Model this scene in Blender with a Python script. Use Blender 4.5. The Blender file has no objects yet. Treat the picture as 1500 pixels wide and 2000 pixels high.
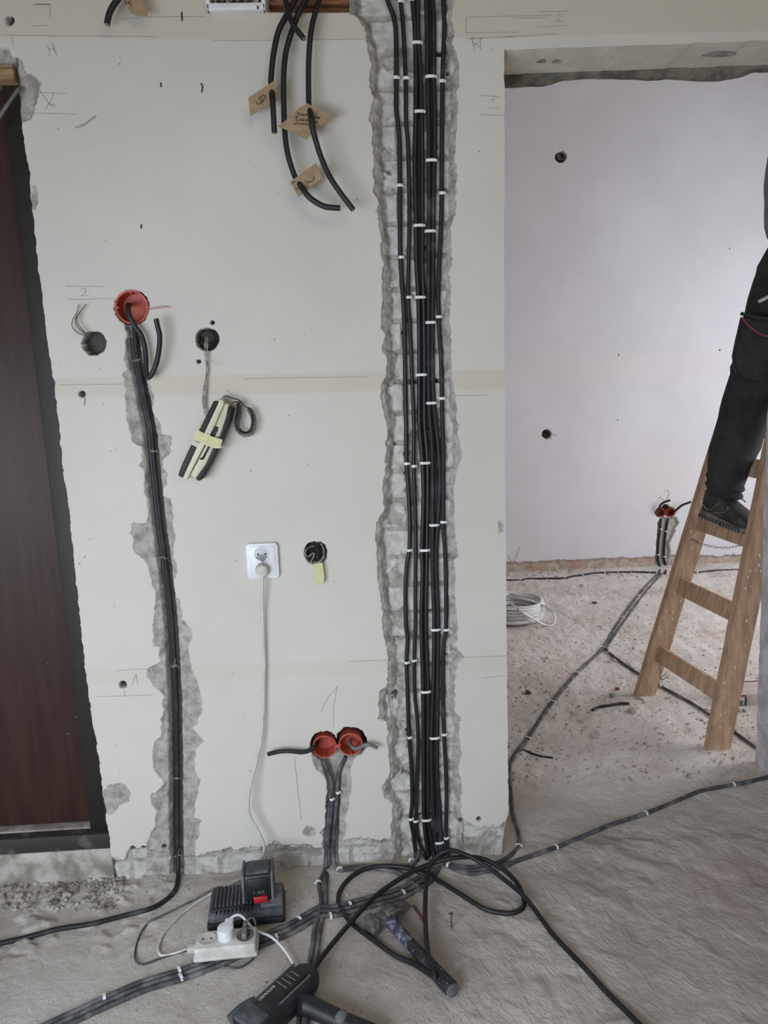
import bpy, bmesh, math, random
import numpy as np
from mathutils import Vector, Matrix, noise as mnoise

random.seed(7)
rng = np.random.default_rng(7)
S = bpy.context.scene
COL = S.collection

# ------------------------------------------------------------------ camera
FPX = 1450.0                                   # focal length in pixels of a 1500x2000 picture
CD = 1.9                                       # distance camera - wall
_d = np.array([262.0, 7600.0, FPX]); _d /= np.linalg.norm(_d)
_x = np.array([33250.0, 0, FPX]); _x[1] = -(_x[0]*262 + FPX*FPX)/7600
_x /= np.linalg.norm(_x); _x -= _d*(_x @ _d); _x /= np.linalg.norm(_x)
_y = np.cross(-_d, _x)
R = np.array([_x, _y, -_d])                    # rows: world X, Y, Z in camera axes (x right, y down, z forward)
_r = R @ np.array([0.0, 1686-1000, FPX])
CH = -_r[2]/_r[1]*CD                           # camera height
CAM = np.array([0.0, -CD, CH])
cd = bpy.data.cameras.new('camera'); cam = bpy.data.objects.new('camera', cd); COL.objects.link(cam)
cd.sensor_fit = 'HORIZONTAL'; cd.sensor_width = 36.0; cd.lens = 36.0*FPX/1500.0
cd.clip_start = 0.05; cd.clip_end = 60
M3 = Matrix((R @ np.diag([1, -1, -1])).tolist())
cam.matrix_world = Matrix.Translation(CAM.tolist()) @ M3.to_4x4()
S.camera = cam

# ------------------------------------------------------------------ world, lights, exposure
w = bpy.data.worlds.new('world'); S.world = w; w.use_nodes = True
w.node_tree.nodes['Background'].inputs[0].default_value = (0.80, 0.88, 1.0, 1)
w.node_tree.nodes['Background'].inputs[1].default_value = 0.8
S.view_settings.view_transform = 'Standard'; S.view_settings.look = 'None'
S.view_settings.exposure = -0.52; S.view_settings.gamma = 1.0
try: S.view_settings.use_curve_mapping = False
except Exception: pass

def area(name, loc, target, sx, sy, power, color):
    l = bpy.data.lights.new(name, 'AREA'); l.shape = 'RECTANGLE'; l.size = sx; l.size_y = sy
    l.energy = power; l.color = color
    o = bpy.data.objects.new(name, l); COL.objects.link(o); o.location = loc
    o.rotation_euler = (Vector(target)-Vector(loc)).to_track_quat('-Z', 'Y').to_euler()
    return o
area('window_light_hall', (-1.15, -2.25, 0.92), (0.35, -0.25, -0.45), 1.5, 1.1, 88, (0.75, 0.86, 1.0))
area('warm_fill_high', (0.9, -3.4, 2.7), (0.3, -0.6, 0.3), 1.6, 1.0, 24, (1.0, 0.91, 0.76))  # added warm fill standing in for ceiling bounce, not a window
area('window_light_room', (3.5, 0.9, 1.5), (0.7, 2.2, 0.1), 1.5, 1.5, 86, (0.95, 0.97, 1.0))

# ------------------------------------------------------------------ pixel -> place helpers
def ray(x, y): return R @ np.array([x-750.0, y-1000.0, FPX])
def P(x, y, Y):                                # point on the vertical plane at depth Y
    r = ray(x, y); return Vector((CAM + r*((Y+CD)/r[1])).tolist())
def Wp(x, y, off=0.0): return P(x, y, -off)    # on the hall wall, off metres towards the viewer

# ------------------------------------------------------------------ numpy noise
def _hash(ix, iy, s):
    n = (ix*374761393 + iy*668265263 + s*1442695041) & 0x7fffffff
    n = ((n ^ (n >> 13))*1274126177) & 0x7fffffff
    n = (n ^ (n >> 16)) & 0xffff
    return n/65535.0
def vn(x, y, s=0):
    x = np.asarray(x, float); y = np.asarray(y, float)
    ix = np.floor(x).astype(np.int64); iy = np.floor(y).astype(np.int64)
    fx = x-ix; fy = y-iy; fx = fx*fx*(3-2*fx); fy = fy*fy*(3-2*fy)
    a = _hash(ix, iy, s); b = _hash(ix+1, iy, s); c = _hash(ix, iy+1, s); d = _hash(ix+1, iy+1, s)
    return (a*(1-fx)+b*fx)*(1-fy) + (c*(1-fx)+d*fx)*fy
def fbm(x, y, s=0, o=4):
    v = 0; a = 0.5; t = 0
    for i in range(o):
        v = v + a*vn(x, y, s+i*17); t += a; x = x*2.03+3.1; y = y*2.03+1.7; a *= 0.5
    return v/t*2-1                             # -1..1
def sstep(a, b, x): t = np.clip((x-a)/(b-a), 0, 1); return t*t*(3-2*t)

# floor relief, z as a function of x, y
def floor_h(x, y):
    x = np.asarray(x, float); y = np.asarray(y, float)
    h = 0.006*fbm(x*3, y*3, 5, 3) + 0.0035*fbm(x*14, y*14, 9, 3)
    u = x*0.5-y*0.87; v = x*0.87+y*0.5        # trowel ripples running diagonally on the right
    rip = fbm(u*9+1.5*fbm(x*9, y*9, 33, 3), v*15+1.5*fbm(x*8, y*8, 31, 3), 21, 4)
    h = h + 0.0075*rip*sstep(-0.05, 0.25, x)*sstep(0.3, 0.0, y)
    far = sstep(0.1, 0.4, y)
    h = h + far*(0.006*fbm(x*22, y*16, 41, 4) + 0.010*sstep(0.45, 0.75, fbm(x*9, y*9, 44, 4)))
    dr = sstep(-0.50, -0.62, x)*sstep(-0.34, -0.20, y)   # broken edge by the dark door
    h = h + dr*(0.012*sstep(0.0, 0.5, fbm(x*24, y*24, 51, 4)))
    h = h + 0.006*sstep(-0.09, 0.0, y)*sstep(0.06, 0.0, y)*(1+fbm(x*20, y*20, 61, 3))
    return h
def F(x, y, h=0.0):                            # on the floor (plus h)
    r = ray(x, y); z = h; p = None
    for _ in range(4):
        p = CAM + r*((z-CH)/r[2]); z = h + float(floor_h(p[0], min(p[1], 2.9)))
    return Vector(p.tolist())
def Fz(x, y, z):
    r = ray(x, y); return Vector((CAM + r*((z-CH)/r[2])).tolist())

# ------------------------------------------------------------------ materials
def lin(c): return tuple(((v/255)/12.92 if v/255 <= .04045 else ((v/255+.055)/1.055)**2.4) for v in c)
def nt(name):
    m = bpy.data.materials.new(name); m.use_nodes = True
    n = m.node_tree.nodes; l = m.node_tree.links
    return m, n, l, n['Principled BSDF']
def mixc(n, l, a, b, fac):
    x = n.new('ShaderNodeMix'); x.data_type = 'RGBA'
    for sock, v in ((x.inputs[0], fac), (x.inputs[6], a), (x.inputs[7], b)):
        if hasattr(v, 'is_linked'): l.new(v, sock)
        elif isinstance(v, (int, float)): sock.default_value = v
        else: sock.default_value = (*v[:3], 1)
    return x.outputs[2]
def noise(n, l, scale, detail=4, rough=0.55, dist=0, coord='Object', stretch=None):
    tc = n.new('ShaderNodeTexCoord'); out = tc.outputs[coord]
    if stretch:
        mp = n.new('ShaderNodeMapping'); mp.inputs['Scale'].default_value = stretch; l.new(out, mp.inputs[0]); out = mp.outputs[0]
    t = n.new('ShaderNodeTexNoise'); t.inputs['Scale'].default_value = scale
    t.inputs['Detail'].default_value = detail; t.inputs['Roughness'].default_value = rough
    t.inputs['Distortion'].default_value = dist; l.new(out, t.inputs['Vector'])
    return t.outputs[0]
def ramp(n, l, v, a, b):
    r = n.new('ShaderNodeMapRange'); r.inputs[1].default_value = a; r.inputs[2].default_value = b; r.interpolation_type = 'SMOOTHSTEP'
    l.new(v, r.inputs[0]); return r.outputs[0]
def bump(n, l, b, h, strength, dist=0.002):
    bm_ = n.new('ShaderNodeBump'); bm_.inputs['Strength'].default_value = strength; bm_.inputs['Distance'].default_value = dist
    l.new(h, bm_.inputs['Height']); l.new(bm_.outputs[0], b.inputs['Normal']); return bm_
def mat(name, c1, c2=None, scale=40, rough=0.6, metal=0.0, bmp=0.0, lo=.35, hi=.65, stretch=None, spec=0.5, dist=0.001):
    m, n, l, b = nt(name)
    c2 = c2 or tuple(v*0.85 for v in c1)
    f = ramp(n, l, noise(n, l, scale, 5, .6, 0, 'Object', stretch), lo, hi)
    l.new(mixc(n, l, lin(c1), lin(c2), f), b.inputs['Base Color'])
    b.inputs['Roughness'].default_value = rough; b.inputs['Metallic'].default_value = metal
    b.inputs['Specular IOR Level'].default_value = spec
    if bmp: bump(n, l, b, noise(n, l, scale*3, 5, .6, 0, 'Object', stretch), bmp, dist)
    return m
def wall_mat(name, paint, band, brick, mortar, red=None):
    m, n, l, b = nt(name)
    def at(a):
        x = n.new('ShaderNodeAttribute'); x.attribute_name = a; return x.outputs['Fac']
    big = ramp(n, l, noise(n, l, 2.2, 4, .6), .3, .7)
    pc = mixc(n, l, lin(paint), lin(tuple(v*.965 for v in paint)), big)
    sp = ramp(n, l, noise(n, l, 9, 6, .7, .4), .66, .74)
    pc = mixc(n, l, pc, lin((205, 192, 172)), sp_mul(n, l, sp, .22))
    pc = mixc(n, l, pc, lin(band), at('band'))
    d = ramp(n, l, noise(n, l, 45, 6, .75), .70, .78)
    pc = mixc(n, l, pc, lin((120, 116, 106)), sp_mul(n, l, d, .35))
    g = ramp(n, l, noise(n, l, 38, 8, .7), .35, .7)
    bc = mixc(n, l, lin(brick), lin(tuple(v*.84 for v in brick)), g)
    mc = mixc(n, l, lin(mortar), lin(tuple(v*.72 for v in mortar)), g)
    if red: mc = mixc(n, l, mc, lin(red), sp_mul(n, l, ramp(n, l, noise(n, l, 12, 5, .6), .45, .6), .7))
    ec = mixc(n, l, mc, bc, at('brick'))
    holes = ramp(n, l, noise(n, l, 30, 5, .7), .70, .76)
    ec = mixc(n, l, ec, lin((52, 48, 44)), sp_mul(n, l, holes, .8))
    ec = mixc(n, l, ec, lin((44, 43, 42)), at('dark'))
    l.new(mixc(n, l, ec, pc, at('paint')), b.inputs['Base Color'])
    b.inputs['Roughness'].default_value = .75; b.inputs['Specular IOR Level'].default_value = .3
    st = n.new('ShaderNodeMapRange'); l.new(at('paint'), st.inputs[0]); st.inputs[3].default_value = .75; st.inputs[4].default_value = .12
    bb = bump(n, l, b, noise(n, l, 120, 7, .7), .5, .003); l.new(st.outputs[0], bb.inputs['Strength'])
    return m
def sp_mul(n, l, v, k):
    x = n.new('ShaderNodeMath'); x.operation = 'MULTIPLY'; l.new(v, x.inputs[0]); x.inputs[1].default_value = k; return x.outputs[0]

M_WALL = wall_mat('painted_plaster', (205, 200, 190), (195, 185, 169), (206, 202, 195), (180, 174, 166))
M_FAR = wall_mat('lavender_white_plaster', (211, 208, 214), (212, 204, 196), (172, 168, 160), (190, 176, 164), (170, 138, 122))
M_RAW = mat('raw_plaster', (172, 167, 156), (126, 121, 110), 22, .9, 0, .8, dist=.004)
M_BEAM = mat('lintel_concrete', (218, 213, 198), (204, 198, 184), 12, .9, 0, .3)
M_CEIL = mat('ceiling_plaster', (200, 196, 184), (190, 186, 172), 5, .9)
M_JAMB = mat('dusty_raw_wall', (206, 202, 204), (172, 168, 170), 14, .9, 0, .9, dist=.005)

def floor_material():
    m, n, l, b = nt('dusty_screed')
    tc = n.new('ShaderNodeTexCoord'); sx = n.new('ShaderNodeSeparateXYZ'); l.new(tc.outputs['Object'], sx.inputs[0])
    far = ramp(n, l, sx.outputs[1], 0.02, 0.5)
    a = ramp(n, l, noise(n, l, 2.4, 6, .6, .6), .35, .68)
    hall = mixc(n, l, lin((206, 197, 188)), lin((182, 172, 163)), a)
    hall = mixc(n, l, hall, lin((180, 158, 152)), sp_mul(n, l, ramp(n, l, noise(n, l, 1.5, 4, .6), .55, .75), .5))
    hall = mixc(n, l, hall, lin((222, 217, 212)), sp_mul(n, l, ramp(n, l, noise(n, l, 16, 8, .75, .5), .52, .75), .55))
    room = mixc(n, l, lin((232, 224, 218)), lin((214, 204, 197)), a)
    room = mixc(n, l, room, lin((186, 158, 150)), sp_mul(n, l, ramp(n, l, noise(n, l, 4, 5, .7), .5, .72), .5))
    room = mixc(n, l, room, lin((118, 110, 104)), sp_mul(n, l, ramp(n, l, noise(n, l, 28, 8, .7, .5), .58, .68), .55))
    c = mixc(n, l, hall, room, far)
    c = mixc(n, l, c, lin((96, 90, 84)), sp_mul(n, l, ramp(n, l, noise(n, l, 75, 5, .7), .64, .72), .6))
    l.new(c, b.inputs['Base Color'])
    b.inputs['Roughness'].default_value = .93; b.inputs['Specular IOR Level'].default_value = .15
    mp = n.new('ShaderNodeMapping'); mp.inputs['Rotation'].default_value = (0, 0, math.radians(60)); l.new(tc.outputs['Object'], mp.inputs[0])
    mp2 = n.new('ShaderNodeMapping'); mp2.inputs['Scale'].default_value = (1, 1.9, 1); l.new(mp.outputs[0], mp2.inputs[0])
    rt = n.new('ShaderNodeTexNoise'); rt.inputs['Scale'].default_value = 19; rt.inputs['Detail'].default_value = 5; rt.inputs['Roughness'].default_value = .6; rt.inputs['Distortion'].default_value = 1.6; l.new(mp2.outputs[0], rt.inputs['Vector'])
    gate = ramp(n, l, sx.outputs[0], -0.15, 0.35)
    gm = n.new('ShaderNodeMath'); gm.operation = 'MULTIPLY'; l.new(rt.outputs[0], gm.inputs[0]); l.new(gate, gm.inputs[1])
    g2 = n.new('ShaderNodeMath'); g2.operation = 'MULTIPLY'; l.new(gm.outputs[0], g2.inputs[0]); g2.inputs[1].default_value = 1.5
    add0 = n.new('ShaderNodeMath'); add0.operation = 'ADD'; l.new(g2.outputs[0], add0.inputs[0])
    add = n.new('ShaderNodeMath'); add.operation = 'ADD'; l.new(add.outputs[0], add0.inputs[1])
    l.new(noise(n, l, 55, 8, .75, .3), add.inputs[0]); l.new(noise(n, l, 14, 6, .65, .6), add.inputs[1])
    bump(n, l, b, add0.outputs[0], .75, .010)
    return m
M_FLOOR = floor_material()

M_BLACK = mat('black_cable_sheath', (17, 17, 18), (28, 28, 29), 30, .5, 0, .1)
M_BLACKD = mat('dusty_black_cable_sheath', (24, 24, 26), (66, 67, 72), 16, .65, 0, .1, .5, .75)
M_GREYC = mat('floor_cable_sheath_with_dust', (62, 62, 65), (122, 120, 120), 26, .75, 0, .2, .4, .72)
M_GREY2 = mat('grey_cable', (120, 118, 117), (95, 93, 92), 30, .6)
M_CUT = mat('cut_cable_end', (120, 122, 118), (150, 120, 80), 300, .5)
M_CLIP = mat('white_plastic_clip', (232, 232, 230), (214, 212, 208), 60, .5)
M_WIRE = mat('thin_copper_wire_grey', (120, 112, 100), (90, 84, 78), 60, .5, .3)
M_WIREL = mat('light_twisted_wire', (176, 168, 158), (120, 108, 104), 80, .5)
M_ORANGE = mat('orange_plastic_box', (190, 88, 68), (166, 70, 54), 40, .5, 0, .05)
M_CARD = mat('brown_cardboard', (160, 138, 110), (146, 122, 94), 60, .85, 0, .2)
M_INK = mat('black_marker', (22, 20, 20), (30, 28, 28), 60, .7)
M_PENCIL = mat('pencil_line', (166, 164, 156), (146, 144, 138), 80, .9)
M_REDP = mat('red_pencil', (176, 90, 84), (188, 120, 110), 80, .9)
M_WHITE = mat('white_plastic', (226, 226, 228), (216, 216, 218), 30, .35)
M_OFFW = mat('dusty_white_plastic', (206, 203, 196), (184, 180, 172), 30, .55)
M_CREAM = mat('cream_plastic', (206, 202, 176), (196, 190, 162), 30, .45)
M_BROWN = mat('dark_brown_plastic', (30, 25, 24), (42, 37, 36), 30, .5, spec=.3)
M_TAPE = mat('yellow_masking_tape', (206, 202, 154), (196, 192, 146), 60, .7)
M_TAPEG = mat('clear_grey_tape', (190, 188, 178), (176, 176, 168), 60, .5)
M_DOOR = mat('dark_brown_door_leaf', (60, 40, 33), (50, 32, 26), 6, .5, 0, 0, .3, .7, (8, 8, .6), .3)
M_FRAME = mat('hammered_dark_metal', (42, 38, 34), (70, 66, 62), 260, .4, .3, .7, .52, .7)
M_THRESH = mat('worn_dark_threshold', (46, 43, 40), (92, 88, 82), 16, .7, 0, .3, .52, .72)
M_STONE = mat('grey_step_edge', (158, 148, 142), (120, 110, 105), 26, .85, 0, .3)
M_TIMBER = mat('raw_timber', (160, 132, 96), (120, 92, 62), 8, .8, 0, .2, .35, .65, (1, 8, 14))
M_OSB = mat('reddish_board', (150, 104, 76), (112, 70, 48), 12, .8, 0, .3, .3, .7, (2, 6, 20))
M_LADDER = mat('old_ladder_wood', (190, 158, 130), (162, 130, 104), 7, .7, 0, .2, .35, .65, (7, 7, 1.2))
M_CHAIN = mat('steel_chain', (110, 108, 106), (80, 78, 76), 60, .4, .8)
M_TOOL = mat('black_tool_plastic', (26, 27, 29), (48, 49, 52), 22, .5, 0, .15, .45, .75)
M_TOOLD = mat('dusty_tool_plastic', (58, 61, 68), (104, 104, 106), 26, .65, 0, .2, .4, .75)
M_TOOLG = mat('grey_tool_rubber', (82, 84, 88), (110, 110, 110), 30, .7)
M_RED = mat('red_plastic', (190, 32, 40), (150, 30, 36), 40, .45)
M_BLUE = mat('worn_blue_shaft', (54, 54, 76), (138, 136, 146), 60, .6, 0, .2, .45, .7)
M_GRIP = mat('speckled_black_grip', (28, 28, 31), (176, 174, 172), 240, .6, 0, .2, .60, .68)
M_IRON = mat('dusty_hammer_iron', (84, 80, 78), (128, 124, 120), 60, .7, .2, .4, .45, .7)
M_STEEL = mat('dull_steel', (130, 130, 130), (90, 88, 86), 60, .4, .9)
M_TROU = mat('dark_work_trousers', (34, 36, 36), (50, 52, 50), 14, .9, 0, .3, dist=.004)
M_SHIRT = mat('grey_shirt', (130, 130, 132), (110, 110, 112), 14, .9, 0, .2)
M_SHOE = mat('black_worn_shoe', (38, 37, 35), (66, 64, 58), 20, .6, 0, .2)
M_SOLE = mat('dusty_rubber_sole', (92, 88, 80), (130, 124, 114), 30, .8)
M_SKIN = mat('skin', (196, 150, 124), (186, 138, 112), 20, .6)
M_HAIR = mat('dark_hair', (44, 34, 28), (30, 24, 20), 40, .7)
M_CARTON = mat('pale_carton', (206, 190, 184), (190, 174, 168), 20, .8)
M_PINK = mat('pink_red_print', (140, 56, 62), (122, 48, 54), 20, .7)
M_RUB = mat('plaster_rubble', (186, 180, 170), (128, 120, 110), 14, .95, 0, .5)
M_RUBF = mat('pale_rubble', (196, 186, 178), (140, 120, 112), 9, .95, 0, .5)
M_DARK = mat('dark_hole', (30, 32, 32), (62, 66, 66), 30, .9, 0, .5)  # near-black: shade of pin holes and slots painted in; also dark cable ends
M_ROPE = mat('tan_rope', (120, 104, 84), (90, 76, 60), 60, .9)

# ------------------------------------------------------------------ object helpers
def tag(o, label=None, cat=None, group=None, kind=None):
    if label: o['label'] = label
    if cat: o['category'] = cat
    if group: o['group'] = group
    if kind: o['kind'] = kind
    return o
def link(name, me, m, parent=None):
    o = bpy.data.objects.new(name, me); COL.objects.link(o)
    for x in (m if isinstance(m, (list, tuple)) else [m]): me.materials.append(x)
    if parent is not None:
        o.parent = parent; o.matrix_parent_inverse = parent.matrix_world.inverted()
    return o
def thing(name, loc, label, cat, group=None):
    o = bpy.data.objects.new(name, None); COL.objects.link(o); o.location = loc; o.empty_display_size = .02
    o.matrix_world = Matrix.Translation(Vector(loc))
    return tag(o, label, cat, group)
class MB:
    def __init__(s): s.bm = bmesh.new()
    def poly(s, rings, cap=True, closed=True):
        vs = [[s.bm.verts.new(p) for p in r] for r in rings]; n = len(rings[0])
        for a, b in zip(vs[:-1], vs[1:]):
            for i in range(n if closed else n-1):
                j = (i+1) % n
                try: s.bm.faces.new((a[i], a[j], b[j], b[i]))
                except ValueError: pass
        if cap:
            for r in (vs[0], vs[-1]):
                try: s.bm.faces.new(r)
                except ValueError: pass
        return s
    def box(s, c, sx, sy, sz, ax=None, bev=0.0, seg=2):
        c = Vector(c); ax = ax or (Vector((1, 0, 0)), Vector((0, 1, 0)), Vector((0, 0, 1)))
        t = bmesh.new(); bmesh.ops.create_cube(t, size=1.0)
        for v in t.verts: v.co = Vector((v.co.x*sx, v.co.y*sy, v.co.z*sz))
        if bev: bmesh.ops.bevel(t, geom=t.edges[:], offset=min(bev, .49*min(sx, sy, sz)), segments=seg, profile=.5, affect='EDGES')
        for v in t.verts: v.co = c + ax[0]*v.co.x + ax[1]*v.co.y + ax[2]*v.co.z
        me = bpy.data.meshes.new('t'); t.to_mesh(me); t.free(); s.bm.from_mesh(me); bpy.data.meshes.remove(me)
        return s
    def ico(s, c, r, sub=1, sc=(1, 1, 1), jit=0.0, rot=None):
        g = bmesh.ops.create_icosphere(s.bm, subdivisions=sub, radius=1.0)
        rot = rot or Matrix.Rotation(random.random()*6, 3, 'Z')
        for v in g['verts']:
            k = 1+jit*(random.random()*2-1)
            v.co = Vector(c) + rot @ Vector((v.co.x*sc[0]*r*k, v.co.y*sc[1]*r*k, v.co.z*sc[2]*r*k))
        return s
    def tube(s, pts, r, seg=10, cap=True):
        pts = [Vector(p) for p in pts]; n = len(pts)
        rad = r if callable(r) else (lambda t: r)
        tg = [(pts[min(i+1, n-1)]-pts[max(i-1, 0)]).normalized() for i in range(n)]
        up = Vector((0, 0, 1)) if abs(tg[0].z) < .9 else Vector((1, 0, 0))
        nrm = (up - tg[0]*up.dot(tg[0])).normalized(); rings = []
        for i in range(n):
            nrm = (nrm - tg[i]*nrm.dot(tg[i])).normalized(); bn = tg[i].cross(nrm); rr = rad(i/(n-1))
            rings.append([pts[i]+(nrm*math.cos(2*math.pi*k/seg)+bn*math.sin(2*math.pi*k/seg))*rr for k in range(seg)])
        return s.poly(rings, cap)
    def lathe(s, c, ax, prof, seg=32, cap=True):
        """prof: (distance along ax, radius)"""
        c = Vector(c); ax = Vector(ax).normalized(); a = ax.orthogonal().normalized(); b = ax.cross(a)
        rings = [[c+ax*h+(a*math.cos(2*math.pi*k/seg)+b*math.sin(2*math.pi*k/seg))*r for k in range(seg)] for h, r in prof]
        return s.poly(rings, cap)
    def build(s, name, m, parent=None, smooth=True, ang=40):
        bmesh.ops.recalc_face_normals(s.bm, faces=s.bm.faces[:])
        me = bpy.data.meshes.new(name)
        if smooth:
            for f in s.bm.faces: f.smooth = True
            for e in s.bm.edges:
                if len(e.link_faces) == 2 and e.calc_face_angle(0) > math.radians(ang): e.smooth = False
        s.bm.to_mesh(me); s.bm.free()
        return link(name, me, m, parent)
def smooth_path(pts, step=.008):
    pts = [Vector(p) for p in pts]
    if len(pts) < 3: return pts
    q = [pts[0]*2-pts[1]]+pts+[pts[-1]*2-pts[-2]]; out = []
    for i in range(1, len(q)-2):
        p0, p1, p2, p3 = q[i-1], q[i], q[i+1], q[i+2]
        n = max(2, min(60, int((p2-p1).length/step)))
        for k in range(n):
            t = k/n
            out.append(.5*((2*p1)+(p2-p0)*t+(2*p0-5*p1+4*p2-p3)*t*t+(3*p1-p0-3*p2+p3)*t*t*t))
    out.append(pts[-1]); return out
def cable(name, pts, r, m, label, cat='cable', group=None, ends=True, step=.008, seg=10, parent=None, cutm=None):
    p = smooth_path(pts, step)
    o = MB().tube(p, r, seg).build(name, m, parent)
    if label: tag(o, label, cat, group)
    if ends:
        for a, b in ((p[0], p[1]), (p[-1], p[-2])):
            pass
    return o
def cut_end(o, a, b, r):
    """pale end of a cut cable with its cores; a is the tip, b a point further back"""
    d = (Vector(a)-Vector(b)).normalized(); m = MB(); m.lathe(Vector(a)-d*.0005, d, [(0, r*.96), (.0012, r*.9)], 12)
    u = d.orthogonal().normalized(); v = d.cross(u)
    for k in range(3):
        c = Vector(a)+(u*math.cos(k*2.1)+v*math.sin(k*2.1))*r*.45; m.tube([c, c+d*.002], r*.25, 6)
    return m.build('cut_end', M_CUT, o)
AX = (Vector((1, 0, 0)), Vector((0, 1, 0)), Vector((0, 0, 1)))

def wallprism(px, n, f, Y=0.0):
    """outline given on a wall, extruded between two distances towards the viewer (n > f)"""
    m = MB(); base = [P(x, y, Y) for x, y in px]
    m.poly([[p+Vector((0, -f, 0)) for p in base], [p+Vector((0, -n, 0)) for p in base]])
    return m
def ribbon(m, pts, wd, Y, closed=False):
    """thin flat stroke on a vertical plane"""
    pts = [Vector(p) for p in pts]
    for a, b in zip(pts[:-1], pts[1:]):
        d = (b-a).normalized(); n = Vector((-d.z, 0, d.x))*wd*.5; a2 = a-d*wd*.2; b2 = b+d*wd*.2
        q = [a2+n, b2+n, b2-n, a2-n]
        for v in q: v.y = Y
        m.bm.faces.new([m.bm.verts.new(v) for v in q])

# ------------------------------------------------------------------ WALL OF THE HALL
def prj(X, Y, Z):
    q = np.stack([X, Y+CD, Z-CH], -1) @ R
    return q[..., 0]/q[..., 2]*FPX+750, q[..., 1]/q[..., 2]*FPX+1000
def pl(pts):
    a = sorted(pts, key=lambda p: p[1]); a = np.array(a, float); a[:, 1] += np.arange(len(a))*1e-3; return a
def at_y(a, y): return np.interp(y, a[:, 1], a[:, 0])

A_L = pl([(684,-60),(684,23),(701,36),(712,53),(715,75),(720,107),(725,124),(720.5,154),(724,175),(731,192),(727,205),(720.5,230),(728,250),(728,282),(732,309),(730,341),(731,373),(739,395),(734,412),(737.6,415),(740,438),(744,464),(744,492),(748,513),(745,560),(749,583),(745,613),(744,639),(751.5,654),(745,684),(754.7,694),(757,733),(744,748),(744,771),(748,799),(754.7,821),(756,855),(753.6,885),(751.5,928),(747,960),(751.5,992),(735.5,1018),(733,1052),(736.5,1088),(738.7,1141),(744,1173),(748,1199),(746,1208),(749,1239),(758,1268),(758,1312),(758,1338),(741,1353),(739,1405),(757,1408),(758,1460),(763,1512),(748,1535),(751.5,1559),(767,1569),(768,1598),(762,1616),(764.5,1637),(766,1760)])
A_R = pl([(886,-60),(886,0),(881.6,32),(887,58),(881.6,83),(892,98),(896.5,124),(897.6,160),(893,183),(894,224),(892,252),(890,277),(889,316),(893,341),(890,384),(890,420),(887,421),(881.6,443),(882.7,485),(883.7,515),(876,532),(882.7,562),(879.5,592),(879.5,635),(881.6,677),(883.7,741),(892,784),(893,813),(895.5,845),(904,885),(902,898),(891,919),(887,954),(888,992),(887,1035),(895.5,1088),(888,1092),(892,1126),(888,1167),(893,1197),(894.5,1247),(888,1260),(907,1282),(894.5,1299),(888,1335),(889,1387),(900.5,1403),(897,1429),(901,1483),(894.5,1499),(901,1530),(901,1585),(904,1600),(905,1760)])
B_L = pl([(243,620),(242,631),(247,652),(244,708),(250,722),(239,731),(247,758),(242,775),(248,799),(248,825),(255,846),(256,863),(276,872),(277,892),(273,911),(282,924),(282,962),(289,976),(288,1021),(259,1023),(253,1039),(261,1052),(263,1079),(286,1097),(299,1147),(306,1156),(303,1172),(301.5,1205),(299,1232),(299,1262),(313,1264),(309,1284),(314,1294),(290.5,1303),(287,1320),(300,1339),(321,1362),(315,1374),(321,1386),(315,1404),(315,1433),(301,1454),(296,1480),(301,1508),(321,1528),(312,1541),(294,1550),(297.5,1574),(306,1583),(302,1614),(288,1640),(286,1656),(280,1760)])
B_R = pl([(272,620),(274.5,631),(279,649),(280,725),(291,749),(302,775),(295,802),(311,822),(317,849),(335,852),(335,872),(331,890),(319.5,897),(316,913),(326,924),(326,944),(315,969),(333,974),(337.5,994),(337.5,1021),(342,1052),(337.5,1084),(346.5,1118),(337.5,1140),(341,1165),(353,1172),(355.5,1208),(378,1237),(367,1266),(371,1293),(377.5,1315),(387,1339),(396,1369),(393,1388),(387,1412),(375,1419),(397.5,1447),(382,1466),(380,1506),(391.5,1524),(382,1567),(379,1597),(391.5,1602),(389,1630),(381,1644),(383,1760)])
C_L = pl([(608,1466),(608.5,1472),(616.5,1500),(639,1522),(639,1554),(637,1588),(636,1615),(622,1627),(632,1636),(628,1652),(628,1760)])
C_R = pl([(700,1466),(696,1479),(687,1495),(684.5,1513),(689,1536),(683,1559),(681,1577),(674,1593),(676.5,1613),(671,1640),(672,1760)])
SLOT = np.array([(257,600),(258,640),(270,720),(283,780),(296,850),(301,900),(308,970),(316,1040),(324,1100),(331,1160),(337,1220),(341,1290),(345,1370),(346,1450),(347,1520),(347,1600),(348,1660),(348,1800)], float)
SLOTC = np.array([(650,1440),(650,1500),(650,1560),(648,1620),(647,1700),(647,1800)], float)
BASE = np.array([(150,1676),(222,1674),(244,1680),(254,1652),(272,1657),(286,1656),(383,1673),(406,1666),(439,1658),(460,1657),(487,1656),(517,1654),(535,1643),(551,1650),(575,1652),(600,1649),(623,1656),(640,1650),(673,1643),(687,1636),(709,1636),(732,1640),(762,1640),(900,1596),(922,1613),(940,1616),(979,1613),(990,1600),(1010,1590)], float)
EDGE_L = np.array([(36,150),(38,180),(42,230),(50,290),(57,340),(62,410),(70,470),(75,520),(85,600),(98,700),(108,760),(118,850),(122,900),(135,1000),(150,1150),(165,1300),(180,1400),(195,1500),(203,1560),(208,1600),(215,1655),(222,1690),(228,1730)], float)
EDGE_R = np.array([(985,96),(986,300),(984.5,480),(985.5,700),(986,900),(988,1050),(989,1200),(991,1400),(992,1500),(993,1560),(993,1590),(985,1612),(982,1640),(980,1675),(982,1720)], float)
TL_L = pl([(26,110),(28,120),(28,145),(32,165),(37,180),(41,225),(43,238)])
TL_R = pl([(29,110),(44,121),(48,135),(51,141),(72,150),(80,162),(77,172),(72,192),(67,220),(60,232),(45,238)])
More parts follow.
